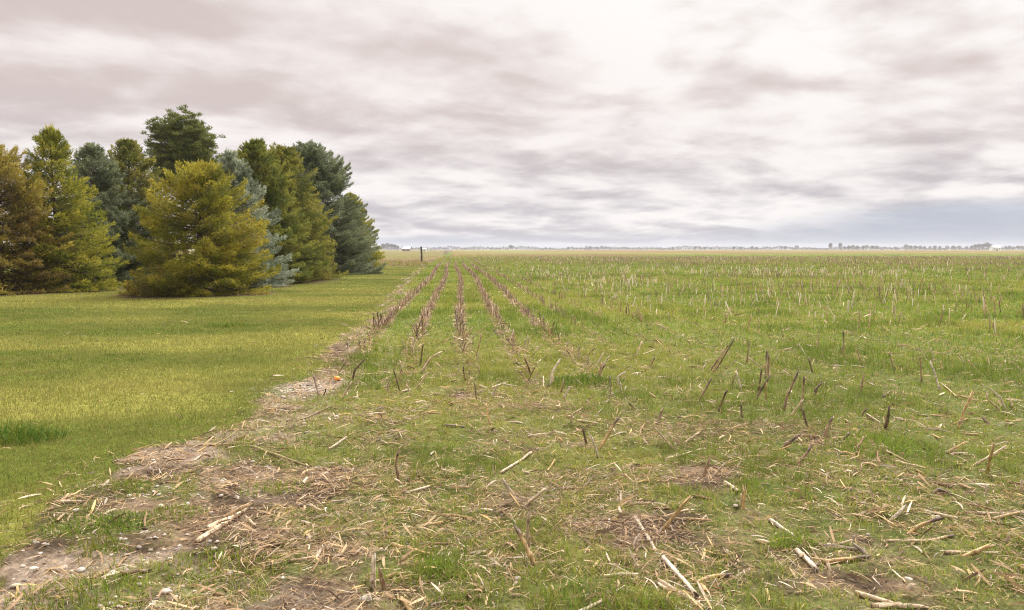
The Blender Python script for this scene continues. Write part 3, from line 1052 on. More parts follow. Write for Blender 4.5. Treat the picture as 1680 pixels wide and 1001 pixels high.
def build_stones():
    rng = np.random.default_rng(8)
    # gravel: nobody counts it
    base = []
    for k in range(6):
        m = stone_mesh('tmp', rng, 1.0, np.array([1, 1, 1]))
        v = np.array([q.co for q in m.vertices])
        f = np.array([list(p.vertices) for p in m.polygons])
        base.append((v, f))
        bpy.data.meshes.remove(m)
    x, y, D = polar_points(rng, [(2.9, 380), (6, 220), (12, 60), (20, 15)])
    e = edge_d(x, y)
    g = fbm(x, y, 1.7, 3, 95)
    w = sstep(e, 0, .15) * (1 - sstep(e, 0.5, 1.8)) * sstep(g, .44, .60) * .6 + 0.012 * (e > 0)
    p = P(490, 637)
    sp = np.exp(-(((x - p[0]) / .20) ** 2 + ((y - p[1]) / .26) ** 2))
    keep = rng.random(len(x)) < np.maximum(w, sp * 2)
    x, y, D, sp = x[keep], y[keep], D[keep], sp[keep]
    nx = 420
    ax_, ay_ = p[0] + rng.normal(0, .15, nx), p[1] + rng.normal(0, .20, nx)
    x, y, sp = np.append(x, ax_), np.append(y, ay_), np.append(sp, np.ones(nx))
    Vs, Fs, Cs, o = [], [], [], 0
    zz = hgt(x, y)
    for i in range(len(x)):
        v, f = base[rng.integers(6)]
        r = float(np.clip(rng.lognormal(-4.75, .42), .004, .022))
        a = rng.uniform(0, 6.28)
        c, s = math.cos(a), math.sin(a)
        q = v * r
        q = np.stack([q[:, 0] * c - q[:, 1] * s + x[i], q[:, 0] * s + q[:, 1] * c + y[i], q[:, 2] + zz[i] + r * .22], 1)
        col = np.array([.42, .37, .31]) * rng.uniform(.5, 1.3) * np.array([1, rng.uniform(.93, 1.0), rng.uniform(.85, 1.0)])
        Vs.append(q)
        Fs.append(f + o)
        Cs.append(np.tile(col, (len(v), 1)))
        o += len(v)
    tag(link('gravel', np_mesh('gravel', np.concatenate(Vs), np.concatenate(Fs), None, np.concatenate(Cs), True), M_STONE),
        'pale limestone gravel scattered along the bare lawn edge', 'gravel', kind='stuff')
    st = [(307, 781, .026, 0, 'brown olive rounded stone on the bare soil of the lawn edge'),
          (268, 793, .016, 1, 'small white stone left of the brown olive one'),
          (184, 936, .022, 1, 'white rounded stone nearest the bottom left corner, right one of three'),
          (133, 933, .024, 1, 'larger white stone in the middle of three, bottom left'),
          (117, 935, .018, 1, 'white stone at the left end of three, bottom left'),
          (196, 885, .022, 1, 'pinkish white stone in front of the round green cushion'),
          (205, 882, .017, 1, 'small pale stone touching the pinkish white one'),
          (124, 840, .022, 1, 'grey white stone at the lawn edge above the green cushion'),
          (247, 770, .020, 1, 'cream stone at the lawn edge up from the brown olive stone'),
          (377, 938, .024, 1, 'pale grey stone among grass near the bottom, left of middle'),
          (92, 873, .026, 1, 'flat chalky stone beside the lawn, far left'),
          (295, 895, .020, 1, 'cream stone before the husk heap on the lower left'),
          (253, 806, .018, 1, 'dull pale stone below the small white stone'),
          (850, 948, .026, 1, 'grey white stone in the grass left of the lush tuft'),
          (600, 985, .034, 1, 'large pale grey stone at the bottom edge, left of middle'),
          (745, 742, .024, 1, 'whitish flat stone among husks in the middle of the foreground')]
    for px, py, r, k, lab in st:
        r *= .78
        q = P(px, py)
        col = np.array([.43, .38, .32]) * rng.uniform(.85, 1.1) if k else np.array([.16, .125, .065])
        o = link('stone', stone_mesh('stone', rng, r, col), M_STONE, loc=(q[0], q[1], H1(q[0], q[1]) + r * .25))
        for pl in o.data.polygons:
            pl.use_smooth = True
        o.rotation_euler.z = rng.uniform(0, 6)
        tag(o, lab, 'stone', 'stones along the lawn edge')


build_stones()

# ------------------------------------------------------------------ corn stalks
KC = {'white': [.62, .53, .40], 'pale': [.54, .42, .27], 'tan': [.43, .30, .16], 'ochre': [.45, .305, .115],
      'brown': [.25, .150, .085], 'dark': [.110, .073, .050]}
KC = {k: np.array(v) for k, v in KC.items()}


def stalk_mesh(pts, r, kind, seed, darktip=False, sides=10):
    """corn stalk along a polyline (local coordinates): swollen nodes, torn hollow top"""
    rng = np.random.default_rng(seed)
    pts = np.asarray(pts, float)
    seg = np.linalg.norm(np.diff(pts, axis=0), axis=1)
    cum = np.concatenate([[0], np.cumsum(seg)])
    Lt = cum[-1]
    node0, dn = rng.uniform(0.02, 0.08), rng.uniform(0.10, 0.15)
    ts = sorted(set(list(np.linspace(0, Lt, 9)) + [t for k in range(12) for t in (node0 + k * dn - .010, node0 + k * dn, node0 + k * dn + .010) if 0 < t < Lt]))
    ts = np.array(ts)
    c = np.stack([np.interp(ts, cum, pts[:, k]) for k in range(3)], 1)
    c += np.cumsum(rng.normal(0, r * 0.10, c.shape), 0) * np.array([1, 1, .3]) * (ts > 0)[:, None]
    ph = (ts - node0) / dn
    bump = np.exp(-((ph - np.round(ph)) * dn / 0.008) ** 2) * (np.round(ph) >= 0)
    rr = r * (1.05 - 0.22 * ts / Lt) * (1 + 0.28 * bump)
    V, F = tube(c, rr, sides)
    n = len(ts)
    d = c[-1] - c[-2]
    d /= np.linalg.norm(d)
    V[-sides:] += d[None] * (rng.uniform(-0.6, 2.2, sides) * r * 1.7)[:, None]      # torn end
    col = np.repeat((KC[kind] * rng.uniform(.85, 1.15))[None], n, 0)
    col = col * (1 - 0.30 * bump)[:, None]
    col = lerp(col, KC['pale'] * .9, (rng.random(n) * 0.25)[:, None])
    if darktip:
        col = lerp(col, KC['dark'], sstep(ts / Lt, .68, .92)[:, None])
    col = lerp(col, KC['brown'] * .8, (np.exp(-ts / 0.03) * 0.6)[:, None])
    C = np.repeat(col, sides, 0) * np.tile(rng.uniform(.62, 1.22, sides), n)[:, None] * rng.uniform(.8, 1.15, n * sides)[:, None]
    patch_ = (rng.random(n * sides) < .10)[:, None]
    C = np.where(patch_, lerp(C, KC['dark'], .6), C)
    V[sides:-sides] += rng.normal(0, r * .06, (len(V) - 2 * sides, 3))
    tip = c[-1] - d * r * 1.2
    V = np.concatenate([V, [tip], [c[0]]])
    C = np.concatenate([C, [KC['dark'] * 1.5], [KC['dark']]])
    b = (n - 1) * sides
    T = [[b + k, b + (k + 1) % sides, n * sides] for k in range(sides)] + [[(k + 1) % sides, k, n * sides + 1] for k in range(sides)]
    return np_mesh('corn_stalk', V, T, F, C, True)


def sheath_mesh(pts, r, seed, kind='pale'):
    """dried leaf sheath: clasps the stalk and peels away as a curling ribbon"""
    rng = np.random.default_rng(seed)
    pts = np.asarray(pts, float)
    b = pts[0] + (pts[-1] - pts[0]) * rng.uniform(.10, .3)
    d = (pts[-1] - pts[0])
    L = np.linalg.norm(d)
    d /= L
    u = np.cross(d, [0, 0.2, 1.0])
    u /= np.linalg.norm(u) + 1e-9
    w = np.cross(d, u)
    a = rng.uniform(0, 6.28)
    o = math.cos(a) * u + math.sin(a) * w
    s = np.cross(d, o)
    V, C = [], []
    m = 7
    ln = min(L * .8, rng.uniform(.07, .16))
    for k in range(m):
        t = k / (m - 1)
        p = b + d * ln * (t - .35 * t * t) + o * (r * 1.08 + ln * .38 * max(0, t - .3) ** 1.6) - np.array([0, 0, .5 * ln * max(0, t - .55) ** 2])
        hw = r * (1.15 - 0.8 * t) * (1 + .2 * rng.normal())
        for e in (-1, 0, 1):
            V.append(p + s * hw * e - o * (r * .5 * abs(e) * (1 - t)))
            C.append(KC[kind] * rng.uniform(.75, 1.1))
    F = [[3 * k + e, 3 * k + e + 1, 3 * k + e + 4, 3 * k + e + 3] for k in range(m - 1) for e in (0, 1)]
    return np_mesh('leaf_sheath', np.array(V), None, F, C)


# kind, radius mm, photo polyline from the foot, 's' standing / 'l' lying, dark tip, label
ST = [
 ('tan', 11, [(776, 551), (801, 532)], 's', 0, 'tan stalk leaning right where the third stubble row thins out'),
 ('tan', 12, [(780, 588), (789, 550)], 's', 0, 'thin upright tan stalk below the end of the third stubble row'),
 ('pale', 9, [(787, 612), (784, 582)], 's', 0, 'slim pale stalk right under the upright tan one in the third row'),
 ('white', 12, [(857, 573), (866, 553)], 's', 0, 'whitish stalk of the pair in the fourth row, rear one'),
 ('pale', 11, [(862, 577), (868, 556)], 's', 0, 'pale stalk touching the rear whitish one in the fourth row'),
 ('pale', 10, [(868, 586), (888, 567)], 's', 0, 'pale stalk leaning right in front of the whitish fourth row pair'),
 ('white', 11, [(880, 597), (897, 583)], 'l', 0, 'short white stalk lying in the fourth row below the pale leaning one'),
 ('white', 15, [(902, 633), (907, 610), (918, 593)], 's', 0, 'thick white bent stalk left of the dark green grass patch'),
 ('tan', 11, [(918, 647), (923, 627)], 's', 0, 'tan stub under the thick white bent stalk'),
 ('white', 13, [(923, 658), (933, 638)], 's', 0, 'short white stub below the dark green grass patch'),
 ('white', 12, [(1013, 635), (1014, 617), (1022, 612)], 's', 0, 'white stalk with bent over top right of the dark green grass patch'),
 ('white', 9, [(1021, 648), (1018, 630)], 's', 0, 'small white stub just in front of the bent over white stalk'),
 ('white', 11, [(973, 603), (989, 580)], 's', 0, 'white stalk leaning right above the dark green patch, left of two'),
 ('white', 11, [(982, 607), (1000, 585)], 's', 0, 'white stalk leaning right above the dark green patch, right of two'),
 ('pale', 12, [(965, 596), (966, 588)], 's', 0, 'very short pale stub left of the two white leaning stalks'),
 ('pale', 13, [(1042, 587), (1052, 563)], 's', 0, 'thick pale stalk leaning right behind the dark green patch'),
 ('pale', 10, [(1053, 583), (1073, 577)], 'l', 0, 'pale piece lying at the foot of the thick pale leaning stalk'),
 ('brown', 11, [(1066, 602), (1074, 587)], 's', 1, 'dark leaning stub right of the thick pale stalk behind the green patch'),
 ('tan', 10, [(932, 571), (952, 559)], 'l', 0, 'brownish stalk lying aslant in the fifth row'),
 ('tan', 9, [(940, 576), (972, 568)], 'l', 0, 'long tan stalk lying flat beside the aslant one in the fifth row'),
 ('tan', 10, [(957, 588), (975, 572)], 's', 1, 'dark tipped tan stalk leaning over the flat one in the fifth row'),
 ('dark', 12, [(689, 596), (693, 567)], 's', 0, 'dark upright stalk in the second row above its pale husks'),
 ('pale', 15, [(690, 610), (707, 588), (723, 578)], 's', 0, 'pale husky stalk bent right in the second row'),
 ('tan', 12, [(692, 604), (702, 585)], 's', 0, 'tan husky stalk between the dark and the pale bent one, second row'),
 ('pale', 11, [(682, 638), (700, 613)], 's', 0, 'pale stalk leaning right at the foot of the second row'),
 ('pale', 9, [(675, 649), (668, 632)], 's', 0, 'pale stalk leaning left at the foot of the second row'),
 ('pale', 12, [(562, 652), (577, 628)], 's', 0, 'pale stalk leaning right below the orange ball'),
 ('dark', 14, [(577, 627), (581, 608), (595, 592)], 's', 0, 'dark twisted stump standing right of the orange ball'),
 ('pale', 8, [(588, 614), (654, 608)], 'l', 0, 'long thin stalk lying right of the dark twisted stump'),
 ('white', 12, [(806, 651), (814, 634)], 's', 0, 'white stub left of the middle with two lying pieces behind it'),
 ('pale', 9, [(803, 633), (825, 620)], 'l', 0, 'pale piece lying behind the white stub, upper of two'),
 ('pale', 9, [(805, 639), (833, 625)], 'l', 0, 'pale piece lying behind the white stub, lower of two'),
 ('ochre', 11, [(805, 697), (802, 682), (798, 665)], 's', 0, 'upright ochre stalk left of the husk mound in the middle'),
 ('pale', 10, [(937, 697), (938, 680), (957, 669)], 's', 0, 'pale stalk kinked to the right beside the husk mound'),
 ('pale', 12, [(946, 695), (980, 698)], 'l', 0, 'pale stalk lying right of the kinked one by the husk mound'),
 ('dark', 13, [(1042, 673), (1037, 667), (1032, 662)], 's', 0, 'short nearly black stub in the green right of the husk mound'),
 ('pale', 13, [(1077, 693), (1087, 673)], 's', 0, 'torn pale stub left of the dark straw mat'),
 ('brown', 12, [(1164, 607), (1193, 568)], 's', 0, 'brown stalk leaning right in the leaning bundle, left of three'),
 ('tan', 11, [(1168, 612), (1190, 572)], 's', 0, 'tan stalk in the middle of the leaning bundle'),
 ('brown', 11, [(1173, 606), (1203, 560)], 's', 1, 'dark topped stalk of the leaning bundle, right of three'),
 ('brown', 12, [(1145, 662), (1165, 624)], 's', 1, 'dark brown leaning stalk above the left end of the dark straw mat'),
 ('brown', 12, [(1178, 673), (1191, 643)], 's', 1, 'brown stalk leaning right beside a snapped pale one'),
 ('pale', 9, [(1193, 643), (1222, 665)], 's', 0, 'pale snapped top slanting down to the right'),
 ('dark', 11, [(1218, 689), (1217, 665)], 's', 0, 'dark upright stub under the snapped pale top'),
 ('brown', 11, [(1193, 676), (1222, 659)], 'l', 1, 'brown stalk lying under the snapped pale top'),
 ('white', 10, [(1218, 639), (1209, 611)], 's', 0, 'white stalk leaning left above the snapped pale one'),
 ('brown', 10, [(1199, 632), (1208, 614)], 's', 0, 'brown stub just left of the white stalk leaning left'),
 ('pale', 9, [(1251, 603), (1231, 589)], 's', 0, 'pale stalk slanting left toward a reddish upright stub'),
 ('brown', 11, [(1225, 595), (1228, 561)], 's', 0, 'reddish brown upright stub left of the tall striped stalks'),
 ('pale', 15, [(1256, 619), (1259, 580)], 's', 1, 'thick pale striped stalk standing tall among brown ones'),
 ('brown', 11, [(1261, 620), (1262, 583)], 's', 1, 'brown stalk standing against the thick pale striped one'),
 ('brown', 11, [(1244, 640), (1249, 607)], 's', 1, 'brown stalk standing left of the thick pale striped one'),
 ('dark', 13, [(1237, 656), (1252, 635), (1263, 618)], 's', 0, 'dark crooked stalk leaning right under the thick striped one'),
 ('ochre', 10, [(1257, 656), (1258, 630)], 's', 0, 'ochre stub behind the dark crooked stalk'),
 ('brown', 13, [(1286, 674), (1292, 650), (1308, 612)], 's', 1, 'tall dark brown stalk leaning right with black top, right of middle'),
 ('pale', 11, [(1295, 683), (1317, 658)], 's', 0, 'pale stalk leaning right at the foot of the tall dark one'),
 ('tan', 11, [(1314, 674), (1319, 622)], 's', 1, 'upright tan stalk right of the tall dark leaning one'),
 ('dark', 11, [(1327, 707), (1317, 673)], 's', 0, 'dark stalk leaning left below the upright tan one'),
 ('white', 10, [(1338, 634), (1322, 620)], 's', 0, 'white torn piece slanting left at the top of the upright tan stalk'),
 ('dark', 14, [(1336, 652), (1338, 640), (1348, 630)], 's', 0, 'dark forked looking stub right of the upright tan stalk'),
 ('white', 10, [(1324, 586), (1312, 566)], 's', 0, 'thin white stalk leaning left, right of the striped group'),
 ('dark', 12, [(1334, 615), (1327, 591)], 's', 0, 'dark stub leaning left under the thin white stalk'),
 ('tan', 11, [(1341, 574), (1342, 550)], 's', 0, 'tan upright stub right of the thin white leaning stalk'),
 ('tan', 12, [(1385, 588), (1384, 546)], 's', 1, 'tall straight tan stalk standing alone right of the middle'),
 ('brown', 11, [(1377, 581), (1383, 571)], 's', 1, 'low brown stub at the foot of the straight lone tan stalk'),
 ('tan', 10, [(1417, 605), (1405, 573)], 's', 0, 'slim tan stalk leaning left, right of the lone straight one'),
 ('brown', 12, [(1412, 642), (1415, 619)], 's', 0, 'reddish brown stub on its own in bright green, right'),
 ('brown', 12, [(1449, 653), (1463, 642)], 'l', 0, 'short brown piece lying in green right of the reddish stub'),
 ('dark', 13, [(1452, 707), (1456, 692), (1460, 668)], 's', 0, 'upright dark stalk with black top above a lying pale piece'),
 ('pale', 10, [(1446, 699), (1422, 687)], 'l', 0, 'pale piece lying left of the upright dark stalk'),
 ('brown', 11, [(1411, 686), (1421, 672)], 's', 1, 'brown stub leaning right above the lying pale piece'),
 ('brown', 12, [(1351, 717), (1363, 689)], 's', 1, 'brown stalk leaning right, right of the dark straw mat'),
 ('dark', 14, [(1281, 732), (1307, 716)], 's', 0, 'dark rotten stalk slanting low at the right end of the straw mat'),
 ('dark', 14, [(1374, 727), (1392, 712)], 's', 0, 'dark low stalk slanting right of the brown leaning one'),
 ('tan', 10, [(1466, 608), (1459, 577)], 's', 0, 'slim tan upright stalk between two bright green swells, right'),
 ('tan', 11, [(1512, 625), (1509, 588)], 's', 0, 'straight tan stalk left of the tall white leaning one'),
 ('pale', 10, [(1524, 589), (1507, 571)], 's', 0, 'pale stalk leaning left behind the straight tan one'),
 ('white', 10, [(1532, 591), (1527, 573)], 's', 0, 'short white upright stub behind the tall white leaning stalk'),
 ('white', 12, [(1543, 639), (1535, 616), (1527, 595)], 's', 0, 'tall white stalk leaning left on the right of the field'),
 ('tan', 10, [(1571, 652), (1543, 627)], 'l', 0, 'tan stalk lying from the foot of the tall white leaning one'),
 ('tan', 9, [(1546, 611), (1544, 594)], 's', 0, 'small tan stub right of the tall white leaning stalk'),
 ('tan', 10, [(1613, 615), (1589, 592)], 's', 0, 'tan stalk slanting left near the right edge'),
 ('white', 10, [(1583, 599), (1577, 586)], 's', 0, 'white stub left of the slanting tan stalk near the right edge'),
 ('ochre', 14, [(1571, 703), (1583, 672), (1594, 647)], 's', 0, 'tall ochre yellow stalk leaning right on the right of the field'),
 ('white', 11, [(1651, 674), (1640, 652), (1623, 638)], 's', 0, 'white stalk bent over like an arch near the right edge'),
 ('pale', 11, [(1646, 673), (1620, 655), (1619, 645)], 's', 0, 'pale stalk standing under the white arch near the right edge'),
 ('pale', 13, [(1661, 670), (1659, 655)], 's', 0, 'pale short stub right of the white arch'),
 ('pale', 10, [(1678, 608), (1662, 594)], 's', 0, 'pale stalk slanting left at the right edge'),
 ('tan', 13, [(1402, 738), (1417, 719)], 's', 0, 'tan thick stub leaning right in the foreground, right of middle'),
 ('ochre', 12, [(1618, 781), (1624, 757), (1630, 733)], 's', 0, 'upright ochre stalk of the crossed pair on the right'),
 ('pale', 11, [(1592, 765), (1647, 735)], 's', 0, 'pale slanting stalk of the crossed pair on the right'),
 ('ochre', 10, [(1547, 744), (1582, 727)], 's', 0, 'ochre stalk slanting right, left of the crossed pair'),
 ('brown', 13, [(1307, 764), (1318, 750), (1328, 735)], 's', 1, 'brown dark topped stub right of middle, behind scattered husks'),
 ('pale', 11, [(1463, 759), (1518, 769)], 'l', 0, 'long pale stalk lying flat left of the crossed pair'),
 ('tan', 9, [(1451, 742), (1490, 760)], 'l', 0, 'thinner tan stalk lying aslant behind the long pale one'),
 ('pale', 13, [(1212, 809), (1190, 787)], 'l', 0, 'pale thick piece lying aslant left of the ochre upright stub'),
 ('ochre', 13, [(1218, 832), (1220, 800)], 's', 0, 'ochre upright stub in the foreground right of middle'),
 ('white', 13, [(1263, 851), (1300, 878)], 'l', 0, 'white split stalk lying below the ochre upright stub'),
 ('white', 16, [(1307, 903), (1338, 934)], 'l', 0, 'thick white stalk lying aslant beside a green tuft'),
 ('ochre', 14, [(1350, 922), (1417, 920)], 'l', 1, 'bright ochre stalk lying flat right of the thick white one'),
 ('pale', 10, [(1363, 953), (1360, 930)], 's', 0, 'pale stub under the bright ochre lying stalk'),
 ('ochre', 14, [(1577, 919), (1622, 896)], 's', 0, 'ochre stalk slanting up right over flat pale ones, lower right'),
 ('pale', 11, [(1550, 914), (1633, 909)], 'l', 0, 'flat pale stalk under the ochre slanting one, lower right'),
 ('ochre', 13, [(1487, 873), (1510, 862), (1534, 852)], 's', 1, 'ochre dark tipped stalk slanting right, lower right'),
 ('pale', 9, [(1453, 886), (1520, 893)], 'l', 0, 'thin pale stalk lying under the ochre dark tipped one'),
 ('tan', 10, [(1517, 895), (1560, 882)], 'l', 1, 'tan twig like stalk lying right of the thin pale one'),
 ('pale', 11, [(1585, 843), (1690, 846)], 'l', 0, 'long pale stalk lying flat at the right edge, upper of two'),
 ('ochre', 10, [(1627, 857), (1690, 842)], 'l', 0, 'ochre stalk lying aslant at the right edge, lower of two'),
 ('ochre', 13, [(1140, 956), (1165, 948), (1197, 938)], 'l', 1, 'ochre stalk lying near the bottom, right of the long white one'),
 ('white', 15, [(1088, 920), (1143, 972)], 'l', 0, 'long white stalk lying aslant near the bottom middle'),
 ('pale', 14, [(1080, 952), (1155, 996)], 'l', 0, 'pale stalk lying below the long white one at the bottom'),
 ('pale', 13, [(1403, 976), (1467, 993)], 'l', 0, 'pale stalk lying at the bottom edge, right of middle'),
 ('pale', 14, [(1430, 995), (1515, 998)], 'l', 0, 'pale stalk along the bottom edge, half under another'),
 ('ochre', 12, [(1083, 874), (1105, 848), (1130, 820)], 's', 0, 'ochre stalk slanting right above the bleached pile, lower middle'),
 ('tan', 11, [(1070, 851), (1122, 838)], 's', 0, 'tan stalk crossing the ochre slanting one, lower middle'),
 ('pale', 11, [(1676, 811), (1677, 793)], 's', 0, 'pale upright stub cut by the right edge'),
 ('pale', 9, [(1405, 846), (1453, 833)], 'l', 0, 'thin pale stalk lying left of a stubby white one, right'),
 ('white', 12, [(1457, 851), (1480, 837)], 's', 0, 'stubby white stalk leaning right, right foreground'),
 ('dark', 12, [(1528, 812), (1540, 803), (1553, 807), (1557, 826)], 's', 0, 'black curled stalk arching over the straw, right foreground'),
 ('ochre', 13, [(878, 919), (862, 894), (847, 866)], 's', 1, 'ochre stalk with black tip leaning left, lower middle'),
 ('pale', 12, [(867, 888), (868, 848)], 's', 0, 'pale upright stub behind the black tipped ochre stalk'),
 ('ochre', 13, [(640, 891), (705, 906)], 'l', 0, 'ochre stalk lying flat in green, left of the middle foreground'),
 ('white', 13, [(612, 958), (613, 916)], 's', 0, 'white upright stalk standing near the bottom, left of middle'),
 ('brown', 11, [(632, 964), (625, 937)], 's', 0, 'brown stub right of the white upright stalk'),
 ('ochre', 13, [(632, 945), (652, 940)], 'l', 0, 'short ochre piece lying behind the brown stub'),
 ('white', 12, [(848, 818), (827, 789)], 's', 0, 'whitish stalk leaning left in the middle foreground'),
 ('pale', 12, [(857, 826), (893, 803)], 's', 0, 'pale stalk leaning right, meeting the whitish left leaning one'),
 ('pale', 12, [(820, 775), (858, 757), (872, 746)], 'l', 0, 'pale stalk lying in a curve behind the whitish leaning pair'),
 ('ochre', 13, [(981, 737), (997, 713), (1013, 688)], 's', 1, 'ochre stalk leaning right with black top, centre of the foreground'),
 ('white', 10, [(983, 749), (970, 718)], 's', 0, 'white slit stalk leaning left beside the black topped ochre one'),
 ('dark', 11, [(963, 728), (957, 704)], 's', 0, 'dark stub left of the white slit stalk'),
 ('pale', 8, [(1110, 737), (1085, 714), (1064, 692)], 's', 0, 'long thin pale stalk sloping down to the straw mat'),
 ('pale', 10, [(1090, 751), (1157, 734)], 'l', 0, 'long pale stalk lying across the front of the straw mat'),
 ('pale', 13, [(1119, 725), (1142, 713)], 's', 0, 'pale thick piece propped on the straw mat'),
 ('pale', 10, [(1169, 773), (1187, 762)], 's', 0, 'small pale stub leaning right below the straw mat'),
 ('brown', 12, [(1154, 773), (1164, 755)], 's', 0, 'brown stub beside the small pale one below the straw mat'),
 ('white', 12, [(1042, 848), (1060, 880), (1077, 911)], 'l', 0, 'white stalk lying along the bleached pile, lower middle'),
 ('pale', 10, [(1012, 887), (1040, 897)], 'l', 0, 'pale piece lying left of the white one on the bleached pile'),
 ('pale', 17, [(321, 887), (365, 862), (402, 836)], 'l', 0, 'thick pale stalk on the husk heap, front one of three'),
 ('pale', 14, [(330, 872), (398, 838)], 'l', 0, 'pale stalk on the husk heap, middle one of three'),
 ('tan', 14, [(352, 850), (404, 829)], 's', 0, 'tan stalk on the husk heap, rear one of three'),
 ('pale', 12, [(418, 862), (405, 846)], 'l', 0, 'short pale stalk end lying right of the husk heap'),
 ('dark', 13, [(198, 943), (236, 940)], 'l', 0, 'dark weathered wood like piece near the bottom left'),
 ('tan', 8, [(390, 907), (460, 893)], 'l', 0, 'thin tan stalk lying right of the husk heap'),
 ('tan', 8, [(475, 922), (522, 909)], 'l', 0, 'thin tan stalk lying in grass, lower left of the middle'),
 ('dark', 9, [(200, 990), (253, 984)], 'l', 0, 'dark thin stick at the bottom edge, left'),
 ('brown', 9, [(469, 690), (497, 686), (541, 670)], 'l', 0, 'brown thin stalk lying below the white gravel spill'),
 ('pale', 10, [(690, 760), (720, 752)], 'l', 0, 'pale piece lying right of the dark husk clump, middle left'),
 ('brown', 9, [(655, 787), (648, 762), (653, 740)], 's', 0, 'dark husky clump standing upright, left of the foreground middle'),
]
OFFS = np.random.default_rng(77)


def build_stalks():
    for i, (kind, mm, pts, mode, dt, lab) in enumerate(ST):
        r = mm / 1000.0 * (.88 if mode == 's' else .82)
        if mode == 'l':
            w = [P(px, py) for px, py in pts]
            w = [np.array([q[0], q[1], H1(q[0], q[1]) + r * 0.9]) for q in w]
        else:
            b = P(*pts[0])
            b[2] = H1(b[0], b[1]) - 0.012
            w = [b]
            sgn = OFFS.uniform(-0.35, 0.35)
            for px, py in pts[1:]:
                q = atdepth(px, py, b[1])
                dy = sgn * max(0.0, q[2] - b[2])
                q = atdepth(px, py, b[1] + dy)
                w.append(np.array([q[0], q[1], max(q[2], H1(q[0], q[1]) + r)]))
        b = w[0]
        loc = [q - b for q in w]
        o = link('corn_stalk', stalk_mesh(loc, r, kind, i + 100, bool(dt)), M_STALK, loc=b)
        tag(o, lab, 'corn stalk', 'broken corn stalks left in the field')
        if i % 4 != 1 and b[1] < 13 and np.linalg.norm(loc[-1]) > 0.07:
            link('leaf_sheath', sheath_mesh(loc, r, i, 'pale' if kind != 'dark' else 'brown'), M_HUSK, o)


build_stalks()
N_HAND = len(ST)


